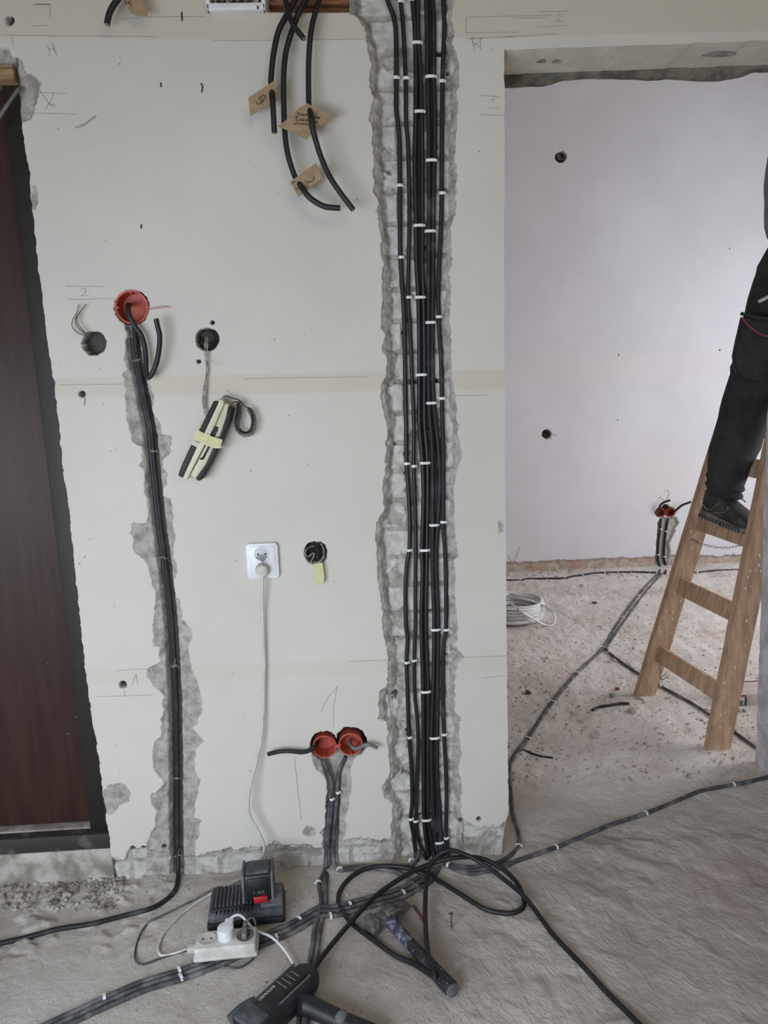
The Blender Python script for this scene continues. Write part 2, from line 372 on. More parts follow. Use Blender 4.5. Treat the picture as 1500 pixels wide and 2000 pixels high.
TM_R = pl([(0,92),(12,94),(20,104),(27,115),(30,120),(30,140)])
CHIPS = [(604,1624,13,10),(978,1029,6,11),(67,385,7,26),(228,1552,27,22),(215,1568,18,22),]
HOLES = [(183,670,24,.04),(405,663,23,.045),(617,1080,23,.045),(160,770,7,.03),(240,1338,7.5,.03),(19,40,9,.03),(415,630,4.5,.02),(388,706,4.5,.02),(257,601,34,.052),(634,1457,29,.052),(686,1450,31,.052),(320,1655,5,.02),(259,1658,6,.02),(280,1657,5,.015),(900,1604,6,.012),(935,1600,5,.012),(768,366,3,.02)]
def wall_fields(X, Z):
    px, py = prj(X, np.zeros_like(X), Z)
    n1 = 3.5*fbm(px/9, py/9, 3, 3); n2 = 3.5*fbm(px/9+40, py/9, 4, 3)
    qx = px+n1; qy = py+n2
    dep = np.zeros_like(X); ex = np.full_like(X, -20.0); brick = np.zeros_like(X); dark = np.zeros_like(X)
    # courses of the masonry behind the plaster
    cz = Z/0.0765+.3+0.05*fbm(X*9, Z*9, 71, 2); row = np.floor(cz); fz = cz-row
    cx = X/0.125+0.5*(row % 2)+.3+0.04*fbm(X*9, Z*9, 72, 2); fx = cx-np.floor(cx)
    ragged = .05*fbm(X*60, Z*60, 73, 2)
    jm = np.minimum(np.minimum(fz, 1-fz)*.0765, np.minimum(fx, 1-fx)*.125)
    bk = sstep(.004, .0075, jm+ragged*.04)
    plast = fbm(X*18, Z*18, 75, 4)             # mortar smears left on the bricks
    bk = bk*sstep(.35, .15, plast)
    rough = .0016*fbm(X*70, Z*70, 76, 4)
    # A: wide cable channel
    dl = qx-at_y(A_L, qy); dr = at_y(A_R, qy)-qx; dA = np.minimum(dl, dr)
    ia = dA > 0
    innerL = 22+7*fbm(qy/30, qy*0, 77, 2); innerR = 16+7*fbm(qy/26, qy*0, 78, 2)
    tL = sstep(0, 1, dl/innerL); tR = sstep(0, 1, dr/innerR); tin = np.minimum(tL, tR)
    depA = .004*sstep(0, 1.5, dA) + .016*tin**1.3 + .0045*(1-bk)*(tin > .9) + rough*2
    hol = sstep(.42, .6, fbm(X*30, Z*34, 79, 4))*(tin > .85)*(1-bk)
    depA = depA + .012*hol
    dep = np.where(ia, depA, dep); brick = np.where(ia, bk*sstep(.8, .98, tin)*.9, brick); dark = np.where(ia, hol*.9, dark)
    ex = np.maximum(ex, dA)
    # B: left channel with chipped skim
    okB = (qy > 626)
    dl = qx-at_y(B_L, qy); dr = at_y(B_R, qy)-qx; dB = np.minimum(dl, dr); ib = (dB > 0) & okB
    sx = np.interp(py, SLOT[:, 1], SLOT[:, 0]); ds = (px-sx)+1.5*fbm(px/6, py/10, 81, 2)
    slot = sstep(-20, -9, ds)*sstep(9, 7, ds)
    depB = .002*sstep(0, 1.2, dB)+.003*sstep(0, 10, dB)+.0018*fbm(X*35, Z*35, 82, 3)+rough
    depB = np.maximum(depB, .0008)+slot*.020
    dep = np.where(ib, depB, dep); ex = np.where(okB, np.maximum(ex, dB), ex)
    slot2 = sstep(-11, -6, ds)*sstep(11, 8, ds)*(py > 600)*(py < 1760)
    dep = np.where((slot2 > .02) & ~ia, np.maximum(dep, slot2*.022), dep)
    ex = np.where((slot2 > .3) & ~ia, np.maximum(ex, 5), ex)
    # C: short channel under the twin boxes
    okC = (qy > 1468) & (qy < 1745)
    dl = qx-at_y(C_L, qy); dr = at_y(C_R, qy)-qx; dC = np.minimum(dl, dr); ic = (dC > 0) & okC
    sx = np.interp(py, SLOTC[:, 1], SLOTC[:, 0]); ds = px-sx+1.5*fbm(px/6, py/10, 83, 2)
    fan = np.interp(py, [1470, 1520, 1560], [28, 12, 12])
    slot = sstep(-fan-4, -fan+3, ds)*sstep(fan+5, fan-2, ds)
    depC = .002*sstep(0, 1.2, dC)+.004*sstep(0, 8, dC)+rough+slot*.016
    dep = np.where(ic, np.maximum(dep, depC), dep); ex = np.where(okC, np.maximum(ex, dC), ex)
    # D: broken strip along the floor
    dD = qy-np.interp(qx, BASE[:, 0], BASE[:, 1])+5*fbm(px/5, py/5, 84, 3); idd = (dD > 0) & ~ia
    depD = .003*sstep(0, 1.5, dD)+.005*sstep(0, 10, dD)+.0035*fbm(X*30, Z*30, 85, 4)+.003*(1-bk)
    depD = np.maximum(depD, .001)-.006*sstep(.02, -.01, Z)
    dep = np.where(idd, np.maximum(depD, np.where(ib | ic, dep, 0)), dep); brick = np.where(idd & ~ib, bk*.8, brick)
    ex = np.maximum(ex, dD)
    for cx_, cy_, rx, ry in CHIPS:
        d = (1-np.sqrt(((qx-cx_)/rx)**2+((qy-cy_)/ry)**2))*min(rx, ry)
        i = d > 0; dep = np.where(i, np.maximum(dep, .0015*sstep(0, 1.2, d)+.0015*sstep(0, 8, d)+rough*.5), dep); ex = np.maximum(ex, d)
    d = np.minimum(np.minimum(qx-at_y(TL_L, qy), at_y(TL_R, qy)-qx), np.minimum(qy-112, 238-qy)); i = d > 0
    dep = np.where(i, np.maximum(dep, .003*sstep(0, 1.5, d)+.003*sstep(0, 8, d)), dep); ex = np.maximum(ex, d)
    d = np.minimum(at_y(TM_R, qy)-qx, qy-93); i = (d > 0) & (qy < 150)
    dep = np.where(i, np.maximum(dep, .02*sstep(0, 2, d)+rough), dep); ex = np.where(qy < 150, np.maximum(ex, d), ex)
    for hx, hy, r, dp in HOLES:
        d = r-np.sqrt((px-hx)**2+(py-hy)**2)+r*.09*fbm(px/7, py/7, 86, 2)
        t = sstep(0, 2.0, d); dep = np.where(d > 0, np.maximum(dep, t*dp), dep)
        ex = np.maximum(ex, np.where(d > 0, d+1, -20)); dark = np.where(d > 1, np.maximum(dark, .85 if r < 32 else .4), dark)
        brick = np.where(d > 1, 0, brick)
    # scar near the top left
    sc = np.interp(px, [148, 165, 187], [248, 242, 226]); d = 2.2-np.abs(py-sc); d = np.where((px > 147) & (px < 188), d, -9)
    dep = np.where(d > 0, .003, dep); ex = np.maximum(ex, d)
    # recess beside the white box (opening in the plaster)
    d = np.minimum(np.minimum(px-522, 684-px), 24-py); i = d > 0
    dep = np.where(i, .055*sstep(0, 2, d), dep); ex = np.maximum(ex, d)
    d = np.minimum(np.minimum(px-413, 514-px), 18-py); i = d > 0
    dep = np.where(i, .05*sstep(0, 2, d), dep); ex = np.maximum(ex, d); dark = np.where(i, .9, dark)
    paint = sstep(-.6, .7, -ex)
    # bands where old strips of paper sat
    bn = 2*fbm(px/60, py/60, 90, 2)
    ln = lambda x: 752-.020*(x-115)
    b1 = sstep(0, 1.5, py-(ln(px)-14+bn))*sstep(0, 6, (ln(px)+28+bn)-py)*np.where(px < 240, .55, np.where(px > 900, .75, .7))
    b2 = sstep(1.5, 0, py-(72+4*np.sin(px/300)-8*sstep(1000, 1500, px)+bn))*(.75)
    b3 = sstep(0, 1.5, py-(1306-.037*(px-227)))*sstep(0, 5, 1338-.037*(px-227)-py)*.28
    band = np.maximum(np.maximum(b1, b2), b3)
    paintrough = .00025*fbm(X*25, Z*9, 91, 3)
    dep = dep+paintrough*paint
    return dep, paint, brick, dark, band
def edge_at(tab, z):
    """x on the wall for height z following a pixel polyline"""
    w_ = np.array([tuple(P(x, y, 0.0)) for x, y in tab]); o = np.argsort(w_[:, 2]); return np.interp(z, w_[o, 2], w_[o, 0])

def grid_mesh(name, patches, mats):
    V = []; Fc = []; at = {k: [] for k in ('paint', 'brick', 'dark', 'band')}; mi = []; off = 0
    for (X, Y, Z, pa, br, da, ba, m_) in patches:
        nr, nc = X.shape
        V.append(np.stack([X, Y, Z], -1).reshape(-1, 3))
        i = (np.arange(nr-1)[:, None]*nc+np.arange(nc-1)[None, :]).reshape(-1)
        Fc.append(np.stack([i, i+1, i+nc+1, i+nc], -1)+off); off += nr*nc
        mi.append(np.full(len(i), m_))
        for k, a in zip(('paint', 'brick', 'dark', 'band'), (pa, br, da, ba)): at[k].append(np.broadcast_to(a, X.shape).reshape(-1))
    V = np.concatenate(V).astype(np.float32); Fc = np.concatenate(Fc).astype(np.int32); mi = np.concatenate(mi).astype(np.int32)
    me = bpy.data.meshes.new(name); me.vertices.add(len(V)); me.vertices.foreach_set('co', V.ravel())
    me.loops.add(Fc.size); me.loops.foreach_set('vertex_index', Fc.ravel())
    me.polygons.add(len(Fc)); me.polygons.foreach_set('loop_start', np.arange(0, Fc.size, 4, dtype=np.int32))
    me.polygons.foreach_set('loop_total', np.full(len(Fc), 4, np.int32))
    me.polygons.foreach_set('use_smooth', np.ones(len(Fc), bool)); me.polygons.foreach_set('material_index', mi)
    for k in at:
        a = me.attributes.new(k, 'FLOAT', 'POINT'); a.data.foreach_set('value', np.concatenate(at[k]).astype(np.float32))
    me.update(calc_edges=True); me.validate()
    o = bpy.data.objects.new(name, me); COL.objects.link(o)
    for m_ in mats: me.materials.append(m_)
    return o

ZT = 2.45; ST = .0021
zdoor = P(36, 166, 0).z; zh = P(985, 98, 0).z
def patch(x0, x1, z0, z1, stx=ST, stz=ST, bot=None):
    nc = int((np.mean(x1)-np.mean(x0))/stx)+1; nr = int((z1-z0)/stz)+1
    zz = np.linspace(z0, z1, nr); u = np.linspace(0, 1, nc)
    xl = x0(zz) if callable(x0) else np.full(nr, x0); xr = x1(zz) if callable(x1) else np.full(nr, x1)
    X = xl[:, None]*(1-u)+xr[:, None]*u; Z = np.repeat(zz[:, None], nc, 1)
    if bot is not None: Z = Z+(bot(X)-z0)*(1-(Z-z0)/(z1-z0))
    dep, pa, br, da, ba = wall_fields(X, Z)
    return (X, dep, Z, pa, br, da, ba, 0)
class _f:                                       # callables that also have a mean
    def __init__(s, fn, m): s.fn = fn; s.m = m
    def __call__(s, z): return s.fn(z)
    def __array__(s, dtype=None, copy=None): return np.array(s.m)
def jag(z, s, a): return a*fbm(z*60, z*0, s, 4)
fl = _f(lambda z: edge_at(EDGE_L, z)+jag(z, 101, .004), -.72)
fr = _f(lambda z: edge_at(EDGE_R, z)+jag(z, 102, .0022), .40)
x_top = edge_at(EDGE_L, np.array([zdoor]))[0]; xr_top = edge_at(EDGE_R, np.array([zh]))[0]
hb = lambda X: zh + (P(1500, 80, 0).z-zh)*(X-xr_top)/(P(1500, 80, 0).x-xr_top) + .004*np.maximum(0, fbm(X*30, X*0, 105, 3)-.1)
patches = [patch(fl, fr, -.03, ZT), ]
patches.append(patch(-1.5, _f(lambda z: edge_at(EDGE_L, z)+jag(z, 101, .004), -.76), P(0, 132, 0).z, ZT, .004, .004))
patches.append(patch(_f(lambda z: edge_at(EDGE_R, z)+jag(z, 102, .0022), .40), 2.0, zh, ZT, .004, .0025, hb))
# reveals: left edge of the plaster by the dark door, right edge at the doorway (returns to the back of the wall)
TH = .15
def strip(xf, zz, y0, y1, n, m_, pv, rough, sign, s):
    t = np.linspace(0, 1, n); Zs = np.repeat(zz[:, None], n, 1); Ys = y0+(y1-y0)*t[None, :]+Zs*0
    Xs = xf(zz)[:, None]+sign*rough*(t[None, :] > 0)*(fbm(Zs*30, Ys*30, s, 4))
    return (Xs, Ys, Zs, pv, 0, 0, 0, m_)
zz = np.arange(-.03, ZT, .004)
patches.append(strip(lambda z: fl(z), zz, 0, .09, 12, 1, 0, .006, -1, 111))
patches.append(strip(lambda z: fr(z), zz, 0, TH, 20, 0, 1, .003, 1, 112))
# underside of the lintel
xx = np.arange(xr_top, 2.0, .005); t = np.linspace(0, 1, 24)
Xu = np.repeat(xx[:, None], 24, 1); Yu = np.repeat((TH*t)[None, :], len(xx), 0)
Zu = hb(Xu)+.0008*fbm(Xu*40, Yu*40, 120, 3)
patches.append((Xu, Yu, Zu, 0, 0, 0, 0, 2))
o = grid_mesh('wall_front', patches, [M_WALL, M_RAW, M_BEAM]); tag(o, kind='structure')
# back of the wall (seen from the room behind) and the broken plaster hanging under the back edge of the lintel
m = MB(); m.box(((-1.5+xr_top)/2-.002, TH-.012, ZT/2), xr_top+1.5-.01, .02, ZT+.06)
m.box((1.2, TH-.012, (zh+.03+ZT)/2), 1.62, .02, ZT-zh-.03)
m.build('wall_core', M_RAW, o, smooth=False)['kind'] = 'structure'
nx = 320; xs = np.linspace(xr_top-.003, 1.75, nx)
bt = P(985, 163, TH+.03).z+.012*fbm(xs*6, xs*0, 131, 4)+.008*sstep(.62, .52, xs)*-1+.03*sstep(1.0, 1.2, xs)
m = MB(); rings = []
for x, b_ in zip(xs, bt):
    top = float(hb(np.array([x]))[0])-.002; b_ = min(b_, top-.006); k = .004*(vn(x*70, 3, 9)-.5)
    rings.append([Vector((x, TH-.004+k, top+.02)), Vector((x, TH+.002-k, top-.3*(top-b_))), Vector((x, TH+.014+k, b_+.003)), Vector((x, TH+.024, b_)), Vector((x, TH+.034, b_+.002)), Vector((x, TH+.036, top+.02))])
m.poly(rings, True, True)
mm_ = MB(); pass
m.build('broken_plaster_edge', mat('old_mortar', (132, 127, 112), (96, 92, 80), 30, .95, 0, .9, dist=.005), o)
# oval holes under the lintel
m = MB()
for x, y, rx, ry in ((1057,119,.011,.011),(1087,120,.011,.011),(1405,106,.042,.016)):
    r = ray(x, y); zz_ = float(hb(np.array([.5]))[0])+(.006 if x > 1300 else 0); p = CAM+r*((zz_-CH)/r[2])
    zc = float(hb(np.array([p[0]]))[0])-.0016
    ring = [Vector((p[0]+rx*math.cos(a)*(1+.12*math.sin(3*a)), p[1]+ry*math.sin(a), zc)) for a in np.linspace(0, 2*math.pi, 20, endpoint=False)]
    m.bm.faces.new([m.bm.verts.new(v) for v in ring])
m.build('chip_mark', M_RAW, o, smooth=False)

# pencil marks
def marks(lines, wd, m_, name):
    m = MB()
    for l in lines: ribbon(m, [Wp(x, y) for x, y in l], wd, -.0013)
    return m.build(name, m_, o, smooth=False)
marks([[(130,559.5),(206,560)],[(134,585),(224,583)],[(158,567),(163,563),(168,565),(167,571),(159,578),(173,577)],
       [(5,69),(140,70.5),(310,72)],[(64,9),(97,9),(98,36)],[(64,51),(95,50)],[(24,71),(25,88)],[(68,9),(98,9)],
       [(91,88),(97,98),(96,109)],[(103,85),(107,100),(111,109)],[(94,98),(103,94),(110,104)],
       [(77,176),(96,203),(107,209)],[(105,183),(97,200),(89,214)],[(96,203),(110,205)],[(78,181),(130,183)],[(64,221),(149,223)],
       [(236,39),(280,34),(340,33),(400,33)],[(415,80),(720,77)],
       [(912,76),(1002,72)],[(910,34),(995,32),(1080,30)],[(910,34),(910,64)],[(910,64),(1010,63)],
       [(921,72),(926,99)],[(938,74),(939,98)],[(921,80),(938,93)],[(938,78),(924,92)],[(917,77),(942,75)],
       [(936,186),(976,190)],[(954,211),(975,212)],[(938,223),(980,226)],[(957,195),(963,193),(964,200)],
       [(1055,23),(1112,22)],[(1003,36),(1065,35)],[(1050,53),(1110,50)],[(1087,31),(1093,28),(1094,34),(1086,42),(1102,42)],
       [(984,73),(1084,66)],
       [(640,1362),(627,1390)],[(659,1340),(651,1380),(651,1420)],[(640,1362),(652,1350),(659,1340)],
       [(475,740.5),(545,738),(720,736)],[(115,752),(240,750)],[(888,773),(950,772)],[(227,1310),(262,1307),(290,1307)],
       [(187,1361),(300,1357)],[(257,1338),(266,1316),(269,1338)],[(243,1349),(243,1360)],
       [(680,1292),(757,1289)],[(940,1325),(985,1319)],[(895,1284),(988,1281)],[(575,1480),(588,1600)]], .0010, M_PENCIL, 'pencil_mark')
marks([[(292,603),(320,598),(334,599)],[(292,604),(318,602),(334,599.5)],[(300,601),(328,597.5)]], .0011, M_REDP, 'red_pencil_mark')
marks([[(355,24),(356,41)],[(393,163),(396,170),(394,180)],[(314,162),(315,170)],[(276,439),(276,446)]], .0035, M_DARK, 'dark_nick')
m = MB()
for _ in range(150):
    x = random.uniform(90, 980); y = random.uniform(90, 1600); 
    if 700 < x < 905 or 240 < x < 400: continue
    p = Wp(x, y, .0012); s = random.uniform(.0006, .0018)
    m.bm.faces.new([m.bm.verts.new(p+Vector((s*math.cos(a)*random.uniform(.5, 1.2), 0, s*1.4*math.sin(a)*random.uniform(.5, 1.2)))) for a in np.linspace(0, 6.28, 7)[:-1]])
sp = m.build('paint_chip', mat('old_chip', (150, 144, 132), (112, 106, 96), 200, .9), o, smooth=False); sp['kind'] = 'stuff'

# ------------------------------------------------------------------ other walls, floor, ceiling
FY = 2.95
def far_fields(X, Z):
    px, py = prj(X, np.full_like(X, FY), Z)
    qx = px+3*fbm(px/8, py/8, 203, 3); qy = py+3*fbm(px/8+9, py/8, 204, 3)
    ex = qy-np.interp(qx, [980, 1050, 1150, 1250, 1300, 1400, 1500], [1099, 1096, 1091, 1088, 1083, 1086, 1078])
    dep = np.where(ex > 0, .012*sstep(0, 4, ex)+.008*fbm(X*14, Z*22, 205, 4), 0)
    cl = np.interp(qy, [980, 1012, 1020, 1060, 1090, 1115], [1290, 1288, 1284, 1281, 1281, 1276]); cr = np.interp(qy, [980, 1012, 1020, 1060, 1090, 1115], [1322, 1322, 1326, 1308, 1309, 1306])
    d = np.where(qy > 1010, np.minimum(qx-cl, cr-qx), -9); dep = np.where(d > 0, .02*sstep(0, 2, d)+.004*fbm(X*30, Z*30, 206, 3), dep); ex2 = np.maximum(ex, d)
    dark = np.zeros_like(X); gray = np.where(d > 0, 1., 0)
    for hx, hy, r in ((1095,306,11),(1067,848,9),(1290,1001,10),(1309,1001,10),(1300,993,8)):
        d = r-np.sqrt((px-hx)**2+(py-hy)**2); dep = np.where(d > 0, np.maximum(dep, .045*sstep(0, 2, d)), dep); ex2 = np.maximum(ex2, d); dark = np.where(d > .5, .9, dark)
    band = .45*sstep(0, 2, py-(690-.03*(px-1150)))*sstep(0, 8, 752-.03*(px-1150)-py)*.5
    st = .5*np.exp(-(((px-1290)/60)**2+((py-930)/55)**2))
    return dep, sstep(-.6, .7, -ex2), gray, dark, np.maximum(band, st)
X, Z = np.meshgrid(np.arange(-.3, 3.7, .007), np.arange(-.03, 3.3, .007)); dep, pa, br, da, ba = far_fields(X, Z)
wf = grid_mesh('wall_back', [(X, FY+dep, Z, pa, br, da, ba, 0)], [M_FAR]); tag(wf, kind='structure')
m = MB()
for l in ([(1292,972),(1297,978)],[(1286,975),(1292,968)],[(1298,960),(1304,957),(1307,961),(1305,970),(1301,976)],[(1003,1100),(1016,1068)],[(993,1085),(1001,1102)]):
    ribbon(m, [P(x, y, FY) for x, y in l], .0026, FY-.003)
m.build('pencil_mark', M_PENCIL, wf, smooth=False)
m = MB()
for x, y in ((1425,486),(1406,684),(1208,693),(1207,820)): m.ico(P(x, y, FY-.001), .006, 1, (1, .2, 1), .3)
m.build('dark_nick', M_DARK, wf)

gx = np.concatenate([np.arange(-1.6, 1.5, .0055), np.arange(1.5, 3.75, .014)])
gy = np.concatenate([np.arange(-1.3, .35, .0055), np.arange(.35, 3.0, .010)])
X, Y = np.meshgrid(gx, gy)
flr = grid_mesh('floor', [(X, Y, floor_h(X, Y), 0, 0, 0, 0, 0)], [M_FLOOR]); tag(flr, kind='structure')
m = MB(); m.box((1.0, -3.0, -.02), 5.6, 3.5, .03); m.box((1.0, .8, -.06), 5.6, 4.4, .02); m.build('subfloor', M_FLOOR, flr, smooth=False)['kind'] = 'structure'

def sbox(name, c, s, m_):
    q = MB().box(c, *s).build(name, m_, None, smooth=False); return tag(q, kind='structure')
sbox('ceiling', (1.0, -.8, 3.28), (5.6, 8.0, .06), M_CEIL)
sbox('wall_front_upper', (.1, .075, 2.85), (3.8, .15, .80), M_WALL)
sbox('wall_left', (-1.75, -2.2, 1.6), (.1, 4.3, 3.3), M_WALL)
# hall wall behind the viewer, with a window opening; and the wall on the right of the hall
q = MB(); q.box((-.15, -4.55, .3), 3.3, .1, .6); q.box((-.15, -4.55, 2.9), 3.3, .1, .8); q.box((-1.5, -4.55, 1.5), .3, .1, 2.0); q.box((1.15, -4.55, 1.5), .7, .1, 2.0)
tag(q.build('wall_behind', M_WALL, None, smooth=False), kind='structure')
sbox('wall_hall_right', (2.05, -2.2, 1.6), (.1, 4.7, 3.3), M_WALL)
sbox('wall_room_left', (-.35, 1.55, 1.6), (.1, 2.8, 3.3), M_FAR)
q = MB(); q.box((3.75, 1.55, .3), .1, 2.8, .6); q.box((3.75, 1.55, 2.85), .1, 2.8, .8); q.box((3.75, .4, 1.5), .1, .5, 2.0); q.box((3.75, 2.7, 1.5), .1, .5, 2.0)
tag(q.build('wall_room_right', M_FAR, None, smooth=False), kind='structure')
# rough pier on the right of the doorway
pz = np.arange(-.02, 3.2, .02); 
pa_ = P(1475, 1494, .42); pb_ = P(1489.5, 1081, .42); sl = (pb_.x-pa_.x)/(pb_.z-pa_.z)
rings = []
for z in pz:
    x0 = pa_.x+sl*min(z, 1.6); j = lambda k: .004*(vn(z*25, k, 5)-.5)+.003*(vn(z*70, k, 6)-.5)
    foot = .03*max(0, 1-z/.05)
    row = [Vector((x0+.9, -.02, z)), Vector((x0+.004+j(1)-foot*.2, -.02, z))]
    for k in range(1, 14): row.append(Vector((x0+.003*(vn(z*30, k*2.1, 7)-.5)-foot*.3, -.02+.44*k/14, z)))
    row += [Vector((x0+j(2), .42+j(3), z)), Vector((x0+.9, .42, z))]
    rings.append(row)
m = MB(); m.poly(rings, True); tag(m.build('wall_right', M_JAMB, None, ang=70), kind='structure')

# ------------------------------------------------------------------ dark entrance door on the left
DY = .05
def dpt(x, y, Y): return P(x, y, Y)
lx = P(100, 926, DY).x                          # edge of the leaf
zt = P(10, 168, DY).z; zb = P(100, 1612, DY).z
door = MB().box(((lx-.95+lx)/2, DY+.03, (zt+.04+zb)/2), .95, .045, zt+.04-zb, bev=.004).build('door_1', M_DOOR); tag(door, kind='structure')
m = MB(); m.box((lx+.045, DY+.012, (zt+.06+zb-.08)/2), .09, .07, zt+.06-zb+.08, bev=.004); m.box((lx-.5, DY+.012, zt+.07), 1.1, .07, .06, bev=.004)
q = m.build('trim_1', M_FRAME); tag(q, kind='structure')
thz = P(100, 1612, 0).z
m = MB(); m.box((lx-.46, DY+.02, zb-.022), 1.0, .07, .040, bev=.004); tag(m.build('trim_2', M_STONE), kind='structure')
t1 = P(150, 1612, 0.01); t2 = P(150, 1663, .01)
xr3 = P(214, 1645, 0).x
m = MB(); m.box((xr3-.53, .030, (P(100,1637,.0).z+P(100,1668,0).z)/2), 1.06, .05, P(100,1637,.0).z-P(100,1668,0).z, bev=.006)
tag(m.build('trim_3', M_THRESH), kind='structure')
m = MB(); m.box((P(222,1690,0).x-.56, .055, .040), 1.12, .11, .12, bev=.012); tag(m.build('trim_4', M_RUB), kind='structure')
m = MB(); m.box((P(0,147,0).x-.3, .03, (P(10,133,.02).z+P(10,165,.02).z)/2), .6+2*.033, .07, P(10,133,.02).z-P(10,165,.02).z, bev=.006)
tag(m.build('timber_lintel', M_TIMBER), 'raw timber lintel above the dark entrance door', 'beam')
cable('cord', [Wp(-30, 262, .05), Wp(-5, 233, .04), Wp(14, 205, .03), Wp(34, 177, .02), Wp(38, 172, -.01)], .0042, M_GREY2, 'pale grey cord crossing the top corner of the dark door', 'cord')

# ------------------------------------------------------------------ cable bundle in the channel
BND = {
 'a': [(757,-30),(757,0),(772,49),(774,149),(774,213),(780,277),(781,420),(782,502),(787,581),(790,635),(791,720),(793,820),(794,902),(797,949),(800.5,1013),(799.5,1075),(795,1099),(792,1152),(793,1220),(796,1247),(794,1291),(796,1356),(799,1439),(803.5,1499),(805,1564),(802,1598),(807,1629),(812,1668),(816,1682)],
 'b': [(780,-30),(782,4),(787,49),(792,149),(793,235),(797,288),(799.5,420),(798,507),(797,581),(800.5,635),(804,720),(808,820),(808,907),(810,971),(812,1056),(811,1120),(811,1220),(809,1288),(810,1356),(815,1408),(816.5,1460),(814,1525),(813,1590),(815,1629),(826,1664),(833,1678)],
 'c': [(806,-30),(806,0),(810,49),(812,120),(812,192),(811,256),(810,320),(812,420),(813,507),(817,581),(819,677),(819,820),(825,902),(827,971),(824,1073),(825,1120),(823,1220),(826,1348),(827,1460),(828,1598),(836,1668),(838,1684)],
 'd': [(816,-30),(816,0),(817,75),(821,132),(823,213),(824,256),(825,420),(825,507),(827,581),(829,700),(829,820),(835,902),(835,992),(834,1073),(832,1220),(836.5,1348),(836,1460),(837,1598),(847,1665),(849,1684)],
 'e': [(832.5,-30),(832.5,0),(833.6,49),(834.7,149),(837,235),(838,314),(838,420),(837,549),(837,628),(837,741),(839,810),(844,870),(845,949),(845,1024),(845,1120),(848,1220),(846,1330),(842.5,1434),(844,1538),(850,1642),(856,1668),(858,1686)],
 'f': [(845,-30),(845,0),(847.5,49),(847.5,149),(849.6,235),(848.5,314),(846.4,420),(846,549),(845,628),(845,741),(849,805),(857,885),(859,949),(855,1024),(852,1099),(855.7,1210),(855,1330),(854,1439),(854,1512),(859,1590),(862,1642),(866,1668),(868,1686)],
 'g': [(865.6,-30),(865.6,0),(868,49),(864.5,149),(863.5,235),(862.4,320),(862,420),(859,485),(856,571),(857,618),(859,667),(862,720),(863.5,810),(865.6,885),(865.6,1018),(869,1077),(871,1141),(871,1229),(866,1265),(865,1356),(867,1431),(870,1486),(872,1551),(871,1629),(875,1662),(877,1686)],
 'h': [(811,-30),(812,60),(817,150),(818,250),(818,400),(820,560),(824,700),(824,830),(830,930),(830,1073),(828,1220),(831,1348),(832,1460),(833,1598),(842,1668),(844,1684)],
 'i': [(839,-30),(840,60),(841,150),(843,250),(843,400),(841,560),(841,700),(845,830),(851,930),(850,1030),(849,1120),(852,1220),(851,1330),(848,1440),(849,1530),(855,1600),(858,1645),(862,1684)]}
NM = {'a': 'black cable along the left side of the wide chased channel, outermost on the left', 'b': 'black cable second from the left in the wide wall channel',
      'c': 'black cable on the left of the middle pair in the wide channel', 'd': 'black cable on the right of the middle pair in the wide channel',
      'e': 'black cable on the left of the right-hand pair in the wide channel', 'f': 'black cable on the right of the right-hand pair in the wide channel',
      'g': 'single black cable outermost on the right in the wide wall channel', 'h': 'black cable tucked behind the middle pair in the wide channel',
      'i': 'black cable tucked behind the right-hand pair in the wide channel'}
for k, pts in BND.items():
    q = [P(x, y, (.021 if k in 'hi' else .0125)-(.004 if y > 1655 else 0)) for x, y in pts]
    for i, (x, y) in enumerate(pts):
        if y > 1675: q[i] = P(x, y, -.012)
    cable('power_cable', q, .0056 if k not in 'bh' else .0050, M_BLACK if k in 'abcd' else M_BLACKD, NM[k], 'cable', 'black cables in the wide wall channel', step=.012)

def clip(p, wd, along, out, r, name='cable_clip'):
    """nailed plastic cable clip: strap across a cable, wd wide; along = cable direction, out = away from the surface"""
    along = Vector(along).normalized(); out = Vector(out).normalized(); side = along.cross(out).normalized()
    m = MB(); n = 14; rings = []
    for i in range(n+1):
        t = -1+2*i/n; s_ = t*wd/2; up = (r+.0015)*(1-abs(t)**5)+.0006
        a = p+side*s_+out*up
        rings.append([a+along*.0033-out*.001, a+along*.0033+out*.0008, a-along*.0033+out*.0008, a-along*.0033-out*.001])
    m.poly(rings)
    m.lathe(p+side*wd*.42+out*.001, out, [(0, .0034), (.0035, .0034), (.004, .002)], 10)
    return m.build(name, M_CLIP)
CL = {'ab': [(782,4,13),(773,153,11),(793,154,12),(780,363,11),(783,503,10),(798,581,10),(794,905,11),(808,910,9),(799,1074,10),(794,1293,9),(808,1289,9),(799.5,1439,8),(802,1598,9),(811,1602,9)],
      'cd': [(803,1,10),(814,85,22),(819,219,23),(818,441,23),(820,581,21),(822,732,21),(829.5,904,20),(829,1074,20),(831,1350,20),(832,1600,19)],
      'ef': [(841,151,22),(842,314,22),(840,452,22),(840,630,21),(842,787,20),(847.5,1025,20),(850,1229,19),(848,1440,20),(857,1644,18)],
      'g': [(863,160,13),(863,378,13),(857,619,12),(862.5,778,12),(866,1019,13),(871,1229,11),(867,1433,11),(871,1635,9)]}
CN = {'ab': ('on one of the two left-hand cables', 'left'), 'cd': ('across the middle pair of black cables', 'mid'), 'ef': ('across the right-hand pair of black cables', 'r'), 'g': ('on the rightmost single black cable', 'g')}
ORD = ['topmost', 'second from the top', 'third from the top', 'fourth from the top', 'fifth from the top', 'sixth from the top', 'seventh from the top', 'eighth from the top', 'ninth from the top', 'tenth from the top', 'eleventh from the top', 'twelfth from the top', 'thirteenth from the top', 'lowest']
def mpp(y, Y=0.0, x=750): return (P(x+1, y, Y)-P(x, y, Y)).length
